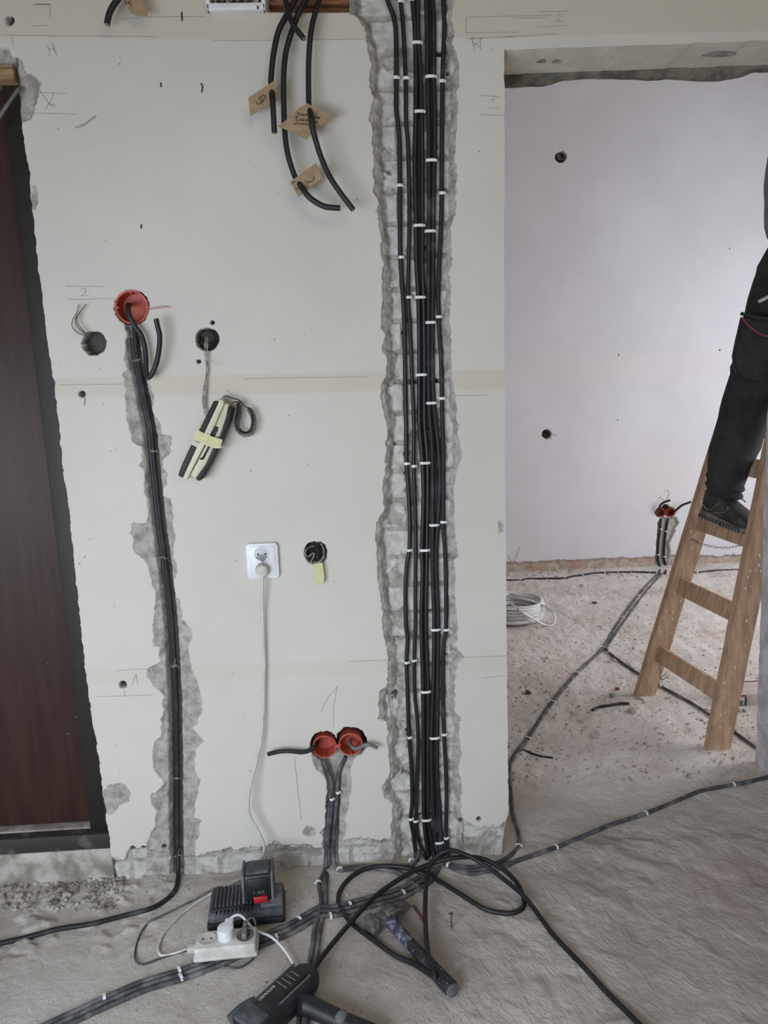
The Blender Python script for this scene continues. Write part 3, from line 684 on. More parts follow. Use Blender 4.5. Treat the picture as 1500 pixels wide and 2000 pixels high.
for k, lst in CL.items():
    for i, (x, y, wd) in enumerate(lst):
        q = clip(P(x, y, .0125), wd*mpp(y), (0, 0, 1), (0, -1, 0), .0054)
        tag(q, f"white plastic clip {CN[k][0]}, {ORD[i] if i < len(lst)-1 else 'lowest'}", 'cable clip', 'white clips on the cables in the wide channel')

# ------------------------------------------------------------------ left channel: round box with cable, wires
def flush_box(name, x, y, r, label, group=None, rot=0, Y=0.0, m_=None):
    c = P(x, y, Y); t = thing(name, c, label, 'junction box', group); ax = Vector((0, 1, 0)); dp = .046
    m = MB(); m.lathe(c, ax, [(-.003, r), (-.0035, r*.97), (-.003, r*.90), (dp-.003, r*.86), (dp-.002, r*.3), (dp-.002, .0005), (dp, .0005), (dp, r*.92), (0, r*.98), (-.003, r)], 40, False)
    m.build('shell', m_ or M_ORANGE, t, ang=30)
    for k in range(4):
        a = rot+k*math.pi/2; q = c+Vector((math.cos(a)*r*.86, -.001, math.sin(a)*r*.86))
        s = MB(); s.lathe(q, ax, [(0, r*.075), (.02, r*.075)], 10); s.lathe(q-ax*.0012, ax, [(0, r*.035), (.002, r*.035)], 8)
        s.build('screw_lug', m_ or M_ORANGE, t)
    return t
flush_box('flush_box', 258, 600, .0405, 'round orange flush box at the top of the left-hand chase')
ob = cable('power_cable', [P(251,596,.030), P(250,601,-.010), P(252,615,-.022), P(262,635,-.022), P(276,655,-.022), P(283,680,-.022), P(285,705,-.024), P(286,728,-.028), P(290,738,-.032), P(298,728,-.036), P(306,708,-.040), P(311,680,-.042), P(312,655,-.042), P(308,638,-.044), P(305,623,-.046)], .0062, M_BLACK,
    'thick black cable looping out of the orange box and bending back up', step=.006, seg=12)
cut_end(ob, P(305,623,-.046), P(308,638,-.044), .0062)
ch = [(262,632),(264,660),(268,700),(275,735),(284,780),(291,815),(297,850),(301,900),(308,970),(316,1040),(324,1100),(331,1160),(337,1220),(341,1290),(345,1370),(346,1450),(347,1520),(347,1600),(348,1660)]
fl1 = [(348,1712),(345,1732),(335,1748),(315,1764),(290,1776),(240,1789),(180,1804),(112,1815),(60,1829),(0,1843),(-50,1856)]
cable('power_cable', [P(x, y, .004) for x, y in ch]+[P(348,1690,-.010)]+[F(x, y, .006) for x, y in fl1], .0066, M_BLACKD, 'black cable down the left-hand chase and away over the floor', step=.012)
cable('power_cable', [P(x-5, y, .013) for x, y in ch[1:]]+[P(343,1690,.004), P(344,1704,-.004)], .0058, M_BLACK, 'black cable half hidden beside the other in the left-hand chase', step=.012)
i = 0
for x, y, lb in ((268,703,'topmost'),(300,880,'second from the top'),(320,1090,'third from the top'),(341,1300,'third from the bottom'),(347,1520,'second from the bottom'),(348,1672,'lowest')):
    m = MB()
    for _ in range(3):
        a = [P(x-8+random.uniform(-2, 2), y+random.uniform(-4, 4), .004), P(x-3, y+random.uniform(-3, 3), -.003), P(x+2, y+random.uniform(-3, 3), -.005), P(x+8, y+random.uniform(-3, 4), .002)]
        m.tube(smooth_path(a, .002), .0007, 5)
    a = [P(x-2, y+4, -.005), P(x, y-4, -.008), P(x+random.uniform(2, 8), y-random.uniform(6, 16), -.012)]
    if random.random() < .7: m.tube(smooth_path(a, .002), .0007, 5)
    tag(m.build('wire_tie', M_WIREL), f'thin wire tie round the cable in the left-hand chase, {lb}', 'wire tie', 'wire ties in the left-hand chase')
# old round holes with wires
m = MB()
for k, pp in enumerate(([(182,655),(170,656),(152,650),(141,638),(142,625),(150,610),(154,594)], [(184,657),(172,655),(158,645),(149,632),(148,622),(156,610),(163,601),(168,594)], [(178,654),(165,648),(155,636),(150,625),(153,612)])):
    m.tube(smooth_path([P(x, y, (.015 if i == 0 else -.012-.004*k)) for i, (x, y) in enumerate(pp)], .003), .0013, 6)
tag(m.build('loose_wires', M_WIRE), 'thin grey wires sticking up out of the leftmost round hole', 'wires')
m = MB()
for k in range(5):
    a0 = random.uniform(0, 6); m.tube(smooth_path([P(405+13*math.cos(a0+j*.9), 663+13*math.sin(a0+j*.9), .012+.004*j) for j in range(5)], .003), .004, 7)
tag(m.build('old_cable_ends', M_DARK), 'dark cable ends stuffed in the round hole above the handset', 'cable ends')
m = MB()
for k in range(4):
    m.tube(smooth_path([P(402+k, 655, .02), P(400+k*2, 668, -.004), P(400+k*1.6+2*math.sin(k), 690, -.008-.001*k), P(404+2*math.sin(k*2), 725, -.010), P(398+k*1.7, 755, -.010), P(396+k*1.5, 785, -.010-.001*k), P(398+k*1.2, 800, -.012), P(403+k*.5, 816, -.012)], .004), .0011, 6)
m.tube(smooth_path([P(403,690,-.008), P(412,703,-.014), P(428,715,-.02)], .004), .0006, 5)
tag(m.build('hanging_wires', M_WIREL), 'thin twisted wires hanging from the hole down to the handset', 'wires')
m = MB()
m.tube(smooth_path([P(615,1066,.01), P(602,1070,-.006), P(596,1080,-.01), P(601,1087,-.01), P(613,1080,-.012), P(611,1090,-.014), P(607,1098,-.014), P(615,1103,-.014), P(628,1095,-.012), P(634,1085,-.004)], .002), .0014, 6)
m.tube(smooth_path([P(627,1062,.01), P(632,1075,-.006), P(630,1090,-.012), P(618,1100,-.014)], .003), .0014, 6)
t = m.build('taped_wires', M_WIREL); tag(t, 'curled wires with a yellow tape flag in the hole beside the socket', 'wires')
wallprism([(613,1099),(630,1096),(634,1124),(632,1135),(621,1140),(615,1132)], .016, .014).build('tape_flag', M_TAPE, t, smooth=False)
m = MB()
for k in range(3): m.tube(smooth_path([P(606+k*7,1068,.02), P(610+k*5,1080,.004), P(604+k*8,1094,.016)], .003), .004, 7)
tag(m.build('old_cable_ends', M_DARK), 'dark cable ends inside the hole beside the white socket', 'cable ends')
m = MB(); m.tube(smooth_path([P(163,768,.004), P(165,780,-.004), P(164,792,-.003)], .003), .0008, 5); tag(m.build('wire_stub', M_WIREL), 'short thin wire hanging out of the small hole by the dark door', 'wire')

# ------------------------------------------------------------------ handset
def hp(*a): return [(340+x/8.333, 760+y/8.333) for x, y in a]
hs = thing('intercom_handset', Wp(410, 860, 0), 'brown and cream intercom handset taped together and hanging on wires', 'intercom')
def bevprism(px, n, f, name, m_, parent, b=.0015):
    m = wallprism(px, n, f); bmesh.ops.recalc_face_normals(m.bm, faces=m.bm.faces[:])
    bmesh.ops.bevel(m.bm, geom=m.bm.edges[:], offset=b, segments=2, affect='EDGES', profile=.5)
    return m.build(name, m_, parent)
bevprism(hp((690,180),(775,215),(640,480),(545,700),(410,960),(205,1415),(120,1370),(170,1220),(330,880),(470,620)), .040, .008, 'base_cover', M_BROWN, hs, .002)
bevprism(hp((780,140),(860,185),(850,250),(700,600),(540,900),(265,1440),(200,1412),(410,955),(545,695),(770,215)), .046, .006, 'base_body', M_CREAM, hs)
bevprism(hp((855,215),(925,245),(885,450),(795,720),(680,940),(560,1195),(405,1422),(305,1370),(420,1150),(560,880),(700,600)), .036, .004, 'handset_body', M_CREAM, hs)
bevprism(hp((925,265),(1000,300),(965,480),(850,785),(740,1000),(620,1240),(510,1430),(460,1460),(400,1422),(560,1195),(680,940),(795,720),(885,445)), .044, .004, 'handset_cover', M_BROWN, hs, .0025)
bevprism(hp((710,585),(752,595),(760,640),(700,760),(635,740)), .0375, .034, 'cradle_slot', M_DARK, hs, .0003)
bevprism(hp((600,900),(632,910),(525,1120),(470,1125),(465,1095),(500,1085)), .0375, .034, 'cradle_slot', M_DARK, hs, .0003)
tp = wallprism(hp((400,665),(460,650),(640,735),(838,795),(805,935),(690,930),(570,880),(370,795)), .0475, .0465).build('tape_band', M_TAPE, hs, smooth=False)
wallprism(hp((565,690),(650,720),(560,880),(475,835)), .0485, .0475).build('tape_band', M_TAPE, hs, smooth=False)
wallprism(hp((420,540),(480,540),(470,620),(440,650)), .030, .0285).build('tape_band', M_TAPE, hs, smooth=False)
wallprism(hp((360,800),(460,850),(430,925),(335,875)), .0425, .0405).build('clear_tape', M_TAPEG, hs, smooth=False)
MB().tube(smooth_path([Wp(*hp((730,925))[0], .05), Wp(*hp((790,945))[0], .055), Wp(*hp((840,970))[0], .05)], .002), .0008, 5).build('loose_wire', M_CLIP, hs)
cp = smooth_path([Wp(*hp(q)[0], .022) for q in ((1040,205),(1062,250),(1055,400),(1025,560),(1060,680),(1150,738),(1250,705),(1300,560),(1275,410),(1195,300))], .0012)
L = [0]
for a, b in zip(cp[:-1], cp[1:]): L.append(L[-1]+(b-a).length)
tot = L[-1]; hx = []; N = int(tot/.0044*12)
for i in range(N+1):
    s_ = tot*i/N; j = min(len(cp)-2, max(0, int(np.searchsorted(L, s_))-1)); t_ = (cp[j+1]-cp[j]).normalized()
    c_ = cp[j]+t_*(s_-L[j]); sd = t_.cross(Vector((0, 1, 0))).normalized(); a = 2*math.pi*i/12
    rr = .0066*min(1, .3+s_/.01, .3+(tot-s_)/.01)
    hx.append(c_+sd*math.cos(a)*rr+Vector((0, 1, 0))*math.sin(a)*rr)
m = MB(); m.tube(hx, .0012, 5)
m.tube(smooth_path([Wp(*hp(q)[0], .024) for q in ((800,130),(840,112),(900,130),(960,150),(1040,170),(1100,215),(1150,280),(1195,300))], .003), .0016, 6)
m.tube(smooth_path([Wp(*hp(q)[0], .024) for q in ((930,240),(965,215),(1040,205))], .003), .0014, 6)
m.build('coiled_cord', M_BROWN, hs)

# ------------------------------------------------------------------ white socket and plug
c = Wp(513.5, 1094, 0); so = thing('wall_socket', c, 'white double wall socket with one plug in its lower outlet', 'socket')
mm = mpp(1094)
def rrect(cx, wd_, hg_, rad_, y_):
    o_ = []
    for qx_, qz_, a0_ in ((1, 1, 0), (-1, 1, 90), (-1, -1, 180), (1, -1, 270)):
        for k in range(7):
            a = math.radians(a0_+15*k); o_.append(cx+Vector((qx_*(wd_/2-rad_)+rad_*math.cos(a), y_, qz_*(hg_/2-rad_)+rad_*math.sin(a))))
    return o_
m = MB(); m.poly([rrect(c, 62*mm, 71*mm, .011, 0), rrect(c, 62*mm, 71*mm, .011, -.008), rrect(c, 60*mm, 69*mm, .010, -.0112), rrect(c, 56*mm, 65*mm, .009, -.0122)]); m.build('frame', M_WHITE, so)
MB().box(c+Vector((0, -.0125, 0)), 50*mm, .004, 60*mm, bev=.0015).build('cover', M_WHITE, so)
up = Wp(511, 1082.5, .015); lo = Wp(513, 1112, .015)
# the cover is closed behind the well, so the well stands as a shallow dish on it
def dish(p, name):
    m = MB(); m.lathe(p, (0, 1, 0), [(.0008, 14.6*mm), (-.0008, 14.2*mm), (-.0008, 13.6*mm), (.0010, 12.6*mm), (.0010, .0005), (.0014, .0005), (.0014, 14.6*mm), (.0008, 14.6*mm)], 36, False); return m.build(name, M_WHITE, so)
u_ = dish(up+Vector((0, -.0005, 0)), 'outlet'); dish(lo+Vector((0, -.0005, 0)), 'outlet')
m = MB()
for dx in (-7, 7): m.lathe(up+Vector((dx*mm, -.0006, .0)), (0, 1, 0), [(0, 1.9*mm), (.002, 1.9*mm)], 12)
m.build('pin_hole', M_DARK, u_)
m = MB(); m.tube([Wp(512.5,1095,.016), Wp(512.5,1098,.032), Wp(512.5,1107,.034)], .0019, 8); m.build('earth_pin', M_STEEL, so)
pg = thing('plug', lo, 'grey round plug in the lower outlet of the white socket, cord hanging down', 'plug')
m = MB(); m.lathe(lo+Vector((0, -.001, 0)), (0, -1, 0), [(0, 13*mm), (.012, 12.6*mm), (.020, 11*mm), (.023, 7*mm), (.024, .0005)], 32)
m.tube([lo+Vector((0, -.014, -.006)), lo+Vector((0, -.016, -.018)), lo+Vector((0, -.016, -.024))], lambda t: .0062-.0028*t, 10)
m.build('plug_body', M_OFFW, pg)
cordp = [(513,1125),(513,1150),(513,1200),(515.5,1250),(516.5,1300),(515.5,1350),(514,1400),(510,1445),(500,1491),(489.5,1536),(485,1570),(489.5,1595),(503,1620),(514,1643),(515.5,1661),(508,1683)]
offs = [.031,.024,.016,.013,.013,.014,.016,.02,.026,.034,.038,.04,.042,.045,.05,.055]
fl2 = [(487,1706),(460,1721),(430,1736),(398,1754),(375,1769),(345,1794),(318,1826),(309,1850),(314,1866),(336,1863),(372,1852)]
cable('socket_cord', [Wp(x, y, a) for (x, y), a in zip(cordp, offs)]+[F(x, y, .012 if i < 2 else .004) for i, (x, y) in enumerate(fl2)], .0034, M_OFFW, 'thin pale cord from the wall plug down to the white power strip', 'cord', step=.01)

# ------------------------------------------------------------------ twin orange boxes low on the wall
b1 = flush_box('flush_box', 634, 1458, .0335, 'left one of the two joined orange flush boxes low on the wall', 'twin orange flush boxes low on the wall', math.pi/4*0)
b2 = flush_box('flush_box', 685, 1453, .0335, 'right one of the two joined orange flush boxes low on the wall', 'twin orange flush boxes low on the wall', 0)
m = MB(); m.box(Wp(660, 1456, -.003), .008, .012, .010, bev=.001); m.build('connector', M_ORANGE, b1)
m = MB(); m.box(Wp(645, 1443, -.018)+Vector((.0, 0, 0)), .006, .02, .03); m.build('inner_rib', M_ORANGE, b1)
q = cable('power_cable', [P(620,1450,.03), P(617,1456,-.004), P(606,1465,-.016), P(590,1469,-.02), P(565,1467,-.022), P(545,1468,-.024), P(523,1473,-.028)], .0058, M_BLACKD, 'dark cable end poking left out of the low twin boxes', step=.005, seg=12)
cut_end(q, P(523,1473,-.028), P(545,1468,-.024), .0058)
q = cable('power_cable', [P(683,1446,.03), P(685,1455,.006), P(692,1462,-.010), P(701,1461,-.018), P(712,1455,-.022), P(724,1455,-.024), P(737,1461,-.026)], .0052, M_GREY2, 'grey cable end poking right out of the low twin boxes', step=.005, seg=12)
cut_end(q, P(737,1461,-.026), P(724,1455,-.024), .0052)
cA = [P(x, y, .004) for x, y in ((632,1484),(638,1500),(646,1520),(649,1545),(648,1580),(644,1610),(641,1640),(640,1680))]+[P(640,1700,-.012)]
fA = [(637,1722),(636,1745),(636,1766),(634,1782),(628,1800),(624,1822),(621,1845),(617,1880),(606,1925),(600,1980),(596,2040)]
cable('power_cable', cA+[F(x, y, .005 if y < 1750 or y > 1800 else .003) for x, y in fA], .0058, M_GREYC, 'dusty cable from the left twin box down and over the floor', step=.01)
cC = [P(x, y, .002) for x, y in ((675,1478),(668,1492),(661,1510),(659,1545),(656,1580),(654,1610),(652,1640),(652,1672))]+[P(655,1692,-.012)]
fC = [(664,1700),(690,1697),(730,1697),(760,1700),(782,1707),(802,1722),(822,1732),(838,1726),(846,1712),(848,1700)]
cable('power_cable', cC+[F(x, y, .005) for x, y in fC], .0056, M_GREYC, 'dusty cable from the right twin box running along the foot of the wall', step=.01)
cable('power_cable', [P(645,1560,.010), P(641,1600,.008), P(637,1650,.004), P(636,1690,-.006)]+[F(x, y, .005) for x, y in ((628,1714),(623,1728),(626,1750),(627,1766),(622,1790),(614,1812),(611,1840),(603,1888),(594,1935),(585,1985),(578,2040))], .0056, M_GREYC, 'dusty cable left of the pair crossing under the floor bundle', step=.01)
cable('power_cable', [P(818,1662,.004), P(815,1676,-.006)]+[F(x, y, .006) for x, y in ((806,1690),(790,1691),(750,1691),(700,1692),(668,1696))], .0052, M_GREYC, 'dark cable lying tight along the foot of the wall', step=.01)
for x, y, lb in ((662,1546,'on the right'),(650,1559,'on the left')):
    q = clip(P(x-2, y, .002), .013, (0, 0, 1), (0, -1, 0), .0056); tag(q, f'white clip holding the cable under the twin boxes, {lb}', 'cable clip', 'white clips under the twin boxes')

# ------------------------------------------------------------------ top: hanging cables with tags, white box
def cut(name, pts, r, label, m_=M_BLACK, cutboth=False):
    q = cable(name, pts, r, m_, label, 'cable', None, step=.008, seg=12); cut_end(q, pts[-1], smooth_path(pts, .008)[-3], r); return q
cut('power_cable', [P(550,-70,.02), P(553,-40,.01), P(556,-10,-.02), P(565,30,-.045), P(575,52,-.05), P(594,76,-.055)], .0062, 'short black cable end hanging in front, ending just below the opening')
cut('power_cable', [P(600,-80,.02), P(592,-40,.0), P(578,-5,-.02), P(560,30,-.03), P(544,61,-.035), P(534,107,-.034), P(529,158,-.034), P(530.5,174,-.037), P(531,181,-.046), P(531.5,187,-.058), P(533,205,-.062), P(534.5,232,-.062), P(536,260,-.060)], .0066, 'black cable through the leftmost hanging cardboard tag')
cut('power_cable', [P(620,-80,.02), P(612,-40,.0), P(600,-5,-.02), P(582,29,-.03), P(564,80,-.032), P(556,120,-.034), P(554,173,-.036), P(556,253,-.038), P(562,301,-.040), P(574,340,-.040), P(581,354,-.044), P(587,363,-.056), P(594,373,-.066), P(606,387,-.068), P(633,403,-.066), P(664,406.5,-.066)], .0066, 'black cable through the lowest hanging cardboard tag, curling right')
cut('power_cable', [P(640,-80,.02), P(634,-40,.0), P(625,-5,-.02), P(609,53,-.036), P(603,120,-.038), P(603,195,-.039), P(604,210,-.044), P(605.5,218,-.054), P(607,226,-.065), P(609,238,-.068), P(611,253,-.067), P(627,307,-.062), P(650,355,-.064), P(690,410,-.066)], .0064, 'longest black cable through the handwritten cardboard tag')
cut('power_cable', [P(262,-80,-.01), P(252,-40,-.03), P(240,-15,-.04), P(222,10,-.045), P(213,28,-.046), P(209,48,-.048)], .0068, 'black cable end at the top left beside a cardboard piece')
def cardtag(px, off, label, strokes, wdt=.0016, tilt=0.0):
    c = Wp(*px[0], off); t = thing('cardboard_tag', c, label, 'tag', 'cardboard tags on the hanging cables')
    m = MB(); cx = sum(p[0] for p in px)/len(px)
    base = [Wp(x, y, off+tilt*(x-cx)) for x, y in px]; m.poly([[p for p in base], [p+Vector((0, -.0016, 0)) for p in base]]); m.build('card', M_CARD, t, smooth=False)
    m = MB()
    for s_ in strokes:
        pts = [Wp(x, y, off+tilt*(x-cx)+.0022) for x, y in s_]
        for a, b in zip(pts[:-1], pts[1:]):
            d = (b-a).normalized(); n = Vector((-d.z, 0, d.x))*wdt*.5
            m.bm.faces.new([m.bm.verts.new(v) for v in (a+n, b+n, b-n, a-n)])
    m.build('handwriting', M_INK, t, smooth=False)
    return t
def zz2(*a): return [(350+x/3.75, y/3.75) for x, y in a]
cardtag([(485.5,191),(537,157),(541.5,195),(489,227)], .048, 'small cardboard tag with a marker letter, leftmost of the hanging tags', [zz2((563,745),(575,765),(600,755),(628,722),(632,700),(620,695),(575,725)), zz2((590,725),(600,750)), zz2((600,712),(612,742))])
ww = lambda *a: [(540+x/12.5, 190+y/12.5) for x, y in a]
cardtag([(543,247),(560,234),(585,210),(601,202),(612,210),(629,215),(651,227),(618,252),(598,273),(580,262),(565,257),(550,250)], .053, 'diamond shaped cardboard tag with three lines of handwriting',
    [ww((500,365),(560,375),(515,430),(580,430)), ww((600,410),(585,440),(615,440),(625,410),(622,445)), ww((665,400),(640,415),(665,435),(640,452)), ww((690,410),(685,450)), ww((690,430),(720,410),(730,450),(740,415),(742,455)),
     ww((900,470),(905,490)), ww((925,470),(925,500),(950,495),(955,470),(958,505)), ww((985,480),(985,510)), ww((985,462),(986,466)), ww((1010,500),(1050,495),(1040,478),(1012,492),(1015,520),(1070,510)),
     ww((500,455),(480,560),(550,565)), ww((445,500),(530,470)), ww((600,525),(565,540),(575,575),(605,565),(612,530),(615,578)), ww((635,530),(680,530),(645,580),(690,580)), ww((712,540),(710,580)), ww((740,560),(775,545),(755,535),(738,560),(750,585),(780,578)), ww((910,590),(985,600)), ww((950,612),(985,615)),
     ww((465,615),(435,680)), ww((462,618),(500,615),(500,645),(455,648)), ww((530,630),(530,655),(558,650),(560,630)), ww((585,660),(590,635),(612,640),(612,662)), ww((640,640),(625,655),(650,665),(655,635),(656,668)), ww((700,625),(695,675)), ww((735,640),(705,655),(735,680)), ww((755,650),(760,680),(785,675),(790,655)), ww((800,680),(820,685))], .0014)
cardtag([(567,355),(617,319),(630,348),(583,385)], .053, 'small cardboard tag with a curved mark, lowest of the hanging tags', [zz2((920,1322),(935,1335),(965,1332),(985,1310),(985,1288)), zz2((820,1345),(850,1330)), zz2((850,1385),(870,1378),(885,1365),(905,1352))])
t = cardtag([(242,-22),(246,0),(253,26),(266,30),(290,33),(279,0),(272,-22)], .04, 'bent cardboard tag at the top left edge of the picture', [zz2((-395,0),(-390,35)), zz2((-360,0),(-372,20),(-350,38)), zz2((-392,20),(-372,20))])
# white square box with rounded corners
c = Wp(463, -22, 0); wb = thing('junction_box', c, 'square white junction box at the top edge with screws in its corners', 'junction box')
a0 = Wp(405,27,0); a1 = Wp(521,25,0); wx = a1.x-a0.x; top = Wp(463,-75,0).z; bz = Wp(463,26,0).z; hz = top-bz
m = MB(); fw = .010
for cx_, cz_, sx_, sz_ in ((a0.x+fw/2, (top+bz)/2, fw, hz), (a1.x-fw/2, (top+bz)/2, fw, hz), ((a0.x+a1.x)/2, bz+.008, wx, .016), ((a0.x+a1.x)/2, top-fw/2, wx, fw)):
    m.box((cx_, -.004, cz_), sx_, .026, sz_, bev=.004)
m.box(((a0.x+a1.x)/2, .030, (top+bz)/2), wx-.012, .003, hz-.01)
m.build('frame', M_WHITE, wb)
for x, y in ((415,14),(512,14)):
    m = MB(); m.lathe(Wp(x, y, .012), (0, -1, 0), [(0, .006), (.004, .0055), (.0045, .001)], 14); m.build('corner_screw', M_OFFW, wb)
m = MB(); m.box(Wp(432, 2, -.004), .020, .012, .045, bev=.003); m.box(Wp(470, -4, -.014), .05, .008, .03, bev=.003); m.build('insert', M_TOOL, wb)
m = MB(); m.tube([Wp(430+i*1.1, -1+3.5*math.sin(i*.45), .006) for i in range(62)], .0022, 6); m.build('wire_rope', M_ROPE, wb)
m = MB(); m.box(Wp(503.5, 14.5, .0175), .004, .002, .006); m.build('screw_slot', M_DARK, wb)
m = MB(); m.box(Wp(602, -20, -.047), .24, .006, .12); m.box(Wp(602, 6, -.035), .23, .02, .014, bev=.002); m.box(Wp(560, -5, -.03), .05, .02, .03, bev=.004)
tag(m.build('backing_board', M_OSB), 'reddish wooden board inside the opening beside the white box', 'board')

# ------------------------------------------------------------------ cables on the hall floor
def fcable(px, label, r=.0058, h=None, m_=None, group=None, step=.012):
    return cable('floor_cable', [F(x, y, r*.85 if h is None else h) for x, y in px], r, m_ or M_GREYC, label, 'cable', group, step=step)
top_ = [(30,2030),(92,2000),(154,1972),(202,1950),(274,1919),(350,1896),(378,1886),(430,1866),(470,1847),(506,1830),(558,1808),(590,1790),(624,1772),(650,1772),(702,1758),(738,1748),(770,1740),(796,1728),(815,1715),(830,1700),(836,1690)]
fcable(top_, 'upper one of the three dusty cables crossing the floor side by side', .0060)
fcable([(x+4, y+8) for x, y in top_[:-2]]+[(838,1712),(846,1694)], 'middle one of the three dusty cables crossing the floor side by side', .0060)
fcable([(x+9, y+16) for x, y in top_[:-3]]+[(838,1722),(852,1706),(858,1692)], 'lower one of the three dusty cables crossing the floor side by side', .0058)
cr_ = [(866,1686),(878,1692),(900,1699),(924,1701),(979,1691),(1031,1674),(1086,1655),(1159,1625),(1201,1608),(1261,1589),(1329,1561),(1372,1544),(1432,1533),(1479,1523),(1530,1510)]
fcable(cr_, 'dark cable running right across the doorway floor to the pier', .0062, m_=M_GREYC)
fcable([(868,1682),(880,1689),(905,1694),(930,1694),(960,1688),(979,1682),(1000,1668),(1013,1652),(1013,1634),(1009,1615),(1002,1590),(999,1560),(996,1520),(998,1487),(1013,1462),(1032,1438),(1077,1372),(1126,1314),(1178,1265),(1205,1220),(1250,1158),(1288,1118)],
       'grey cable curving round the plaster corner and up through the back room', .0058)
fcable([(872,1689),(885,1697),(905,1704),(930,1706),(965,1700),(995,1690)], 'short end of cable looping beside the doorway bundle', .0055)
fcable([(990,1500),(1005,1478),(1028,1448),(1074,1379),(1123,1320),(1174,1272),(1186,1262),(1213,1222),(1258,1160),(1293,1120)], 'grey cable lying right beside the long one in the back room', .0056)
fcable([(1184,1262),(1186,1270),(1194,1278),(1223,1300),(1250,1317),(1268,1325),(1292,1341),(1344,1369),(1382,1393),(1413,1414),(1465,1452),(1500,1475)], 'dark cable branching off and running under the ladder', .0058)
fcable([(950,1134),(980,1133),(1015,1133),(1030,1130),(1049,1130),(1101,1129),(1115,1126),(1136,1123),(1160,1119),(1188,1118),(1240,1117),(1281,1118)], 'black cable along the foot of the back wall, left of the twin boxes', .0058, m_=M_BLACK)
fcable([(1322,1118),(1337,1118),(1361,1118),(1396,1114),(1448,1112),(1520,1108)], 'black cable along the foot of the back wall, behind the ladder', .0055, m_=M_BLACK)
fcl = []
def fclip(x, y, x2, y2, wd, label, group='white clips on the floor cables'):
    a = F(x, y, .004); b = F(x2, y2, .004); q = clip(a, wd, b-a, (0, 0, 1), .0058); tag(q, label, 'cable clip', group)
fclip(204,1949,212,1946,.020,'white clip on the floor bundle near the bottom left corner')
fclip(350,1897,360,1892,.024,'white clip on the floor bundle left of the power strip, upper of two')
fclip(353,1910,363,1905,.024,'white clip on the floor bundle left of the power strip, lower of two')
fclip(584,1796,592,1790,.020,'white clip on the floor bundle right of the battery charger')
fclip(540,1832,549,1828,.022,'white clip on the floor bundle between charger and black tool')
fclip(646,1790,656,1788,.022,'white clip on the floor bundle just right of the cable crossing')
fclip(684,1768,694,1765,.020,'white clip on the floor bundle inside the black cord loop')
fclip(788,1745,797,1742,.022,'white clip on the floor bundle above the hammer')
fclip(664,1699,664,1704,.018,'white clip at the foot of the wall under the twin boxes')
fclip(622,1725,623,1732,.018,'white clip on the small bent cable right of the charger')
fclip(804,1682,808,1688,.018,'white clip at the foot of the wide cable channel')
fclip(1013,1653,1012,1645,.020,'white clip at the bend round the plaster corner')
fclip(1086,1655,1096,1651,.018,'white clip on the doorway cable, nearest the plaster corner')
fclip(1261,1589,1271,1585,.018,'white clip on the doorway cable, halfway across')
fclip(1432,1533,1442,1531,.018,'white clip on the doorway cable, nearest the right pier')
fclip(876,1690,884,1694,.018,'white clip beside the black cord loop at the channel foot')
for i, (x, y, x2, y2) in enumerate(((1030,1443,1036,1434),(1078,1372,1085,1362),(1126,1315,1132,1308),(1178,1266,1184,1258),(1216,1208,1221,1200),(1246,1165,1252,1157),(1292,1341,1300,1345),(1190,1275,1196,1280))):
    fclip(x, y, x2, y2, .030 if i < 4 else .022, ['white clip on the back room cables, nearest the plaster edge','white clip on the back room cables, second from the plaster edge','white clip on the back room cables, third from the plaster edge','white clip where the back room cables branch apart','white clip on the back room cables, next above the branching','white clip on the back room cables, nearest the twin boxes','white clip on the cable seen between the ladder legs','white clip on the branch just left of the ladder'][i], 'white clips in the back room')
for i, (x, y) in enumerate(((1015,1133),(1101,1129),(1136,1123),(1180,1119),(1268,1118),(1361,1118))):
    fclip(x, y, x+8, y-1, .022, ['leftmost white clip along the foot of the back wall','second white clip from the left along the back wall foot','third white clip from the left along the back wall foot','fourth white clip from the left along the back wall foot','white clip at the back wall foot just left of the twin boxes','white clip at the back wall foot seen through the ladder'][i], 'white clips along the back wall')

# loose black cord in loops
def rc(x, y): return (600+x/3, 1620+y/3)
cord = [(-30,905,.05),(0,872,.03),(100,730,.018),(250,550,.022),(400,390,.022),(560,280,.026),(700,210,.034),(850,168,.048),(1000,165,.045),(1120,215,.030),(1220,300,.016),(1265,390,.012),(1268,450,.012),(1220,486,.008),(1130,488,.006),(1030,460,.006),(900,380,.008),(750,290,.010),(620,236,.012),(500,215,.012),(380,222,.012),(280,262,.008),(210,330,.006),(182,400,.006),(205,480,.006),(285,570,.006),(400,655,.006),(510,735,.006),(620,785,.010),(700,835,.022),(745,862,.034),(748,850,.040),(720,780,.043),(704,700,.030),(692,520,.022),(695,350,.028),(712,240,.038),(750,165,.055),(830,122,.068),(930,148,.060),(1050,215,.040),(1150,290,.030),(1270,392,.024),(1370,520,.008),(1430,602,.006),(1500,680,.006)]
pts = [F(*rc(x, y), h) for x, y, h in cord]+[F(x, y, .006) for x, y in ((1137,1885),(1180,1932),(1223,1975),(1265,2016),(1310,2060))]
cable('extension_cord', pts, .0062, M_BLACK, 'loose black cord looping over the hammer and the hall floor', 'cord', step=.008, seg=12)
fcable([(1157,1387),(1168,1381),(1188,1378),(1212,1374),(1229,1374)], 'short black cable offcut left of the ladder', .0058, m_=M_BLACK)
fcable([(1022,1464),(1038,1471),(1058,1477),(1080,1480)], 'thin dark cable offcut right of the plaster edge', .0032, m_=M_BLACK)
m = MB()
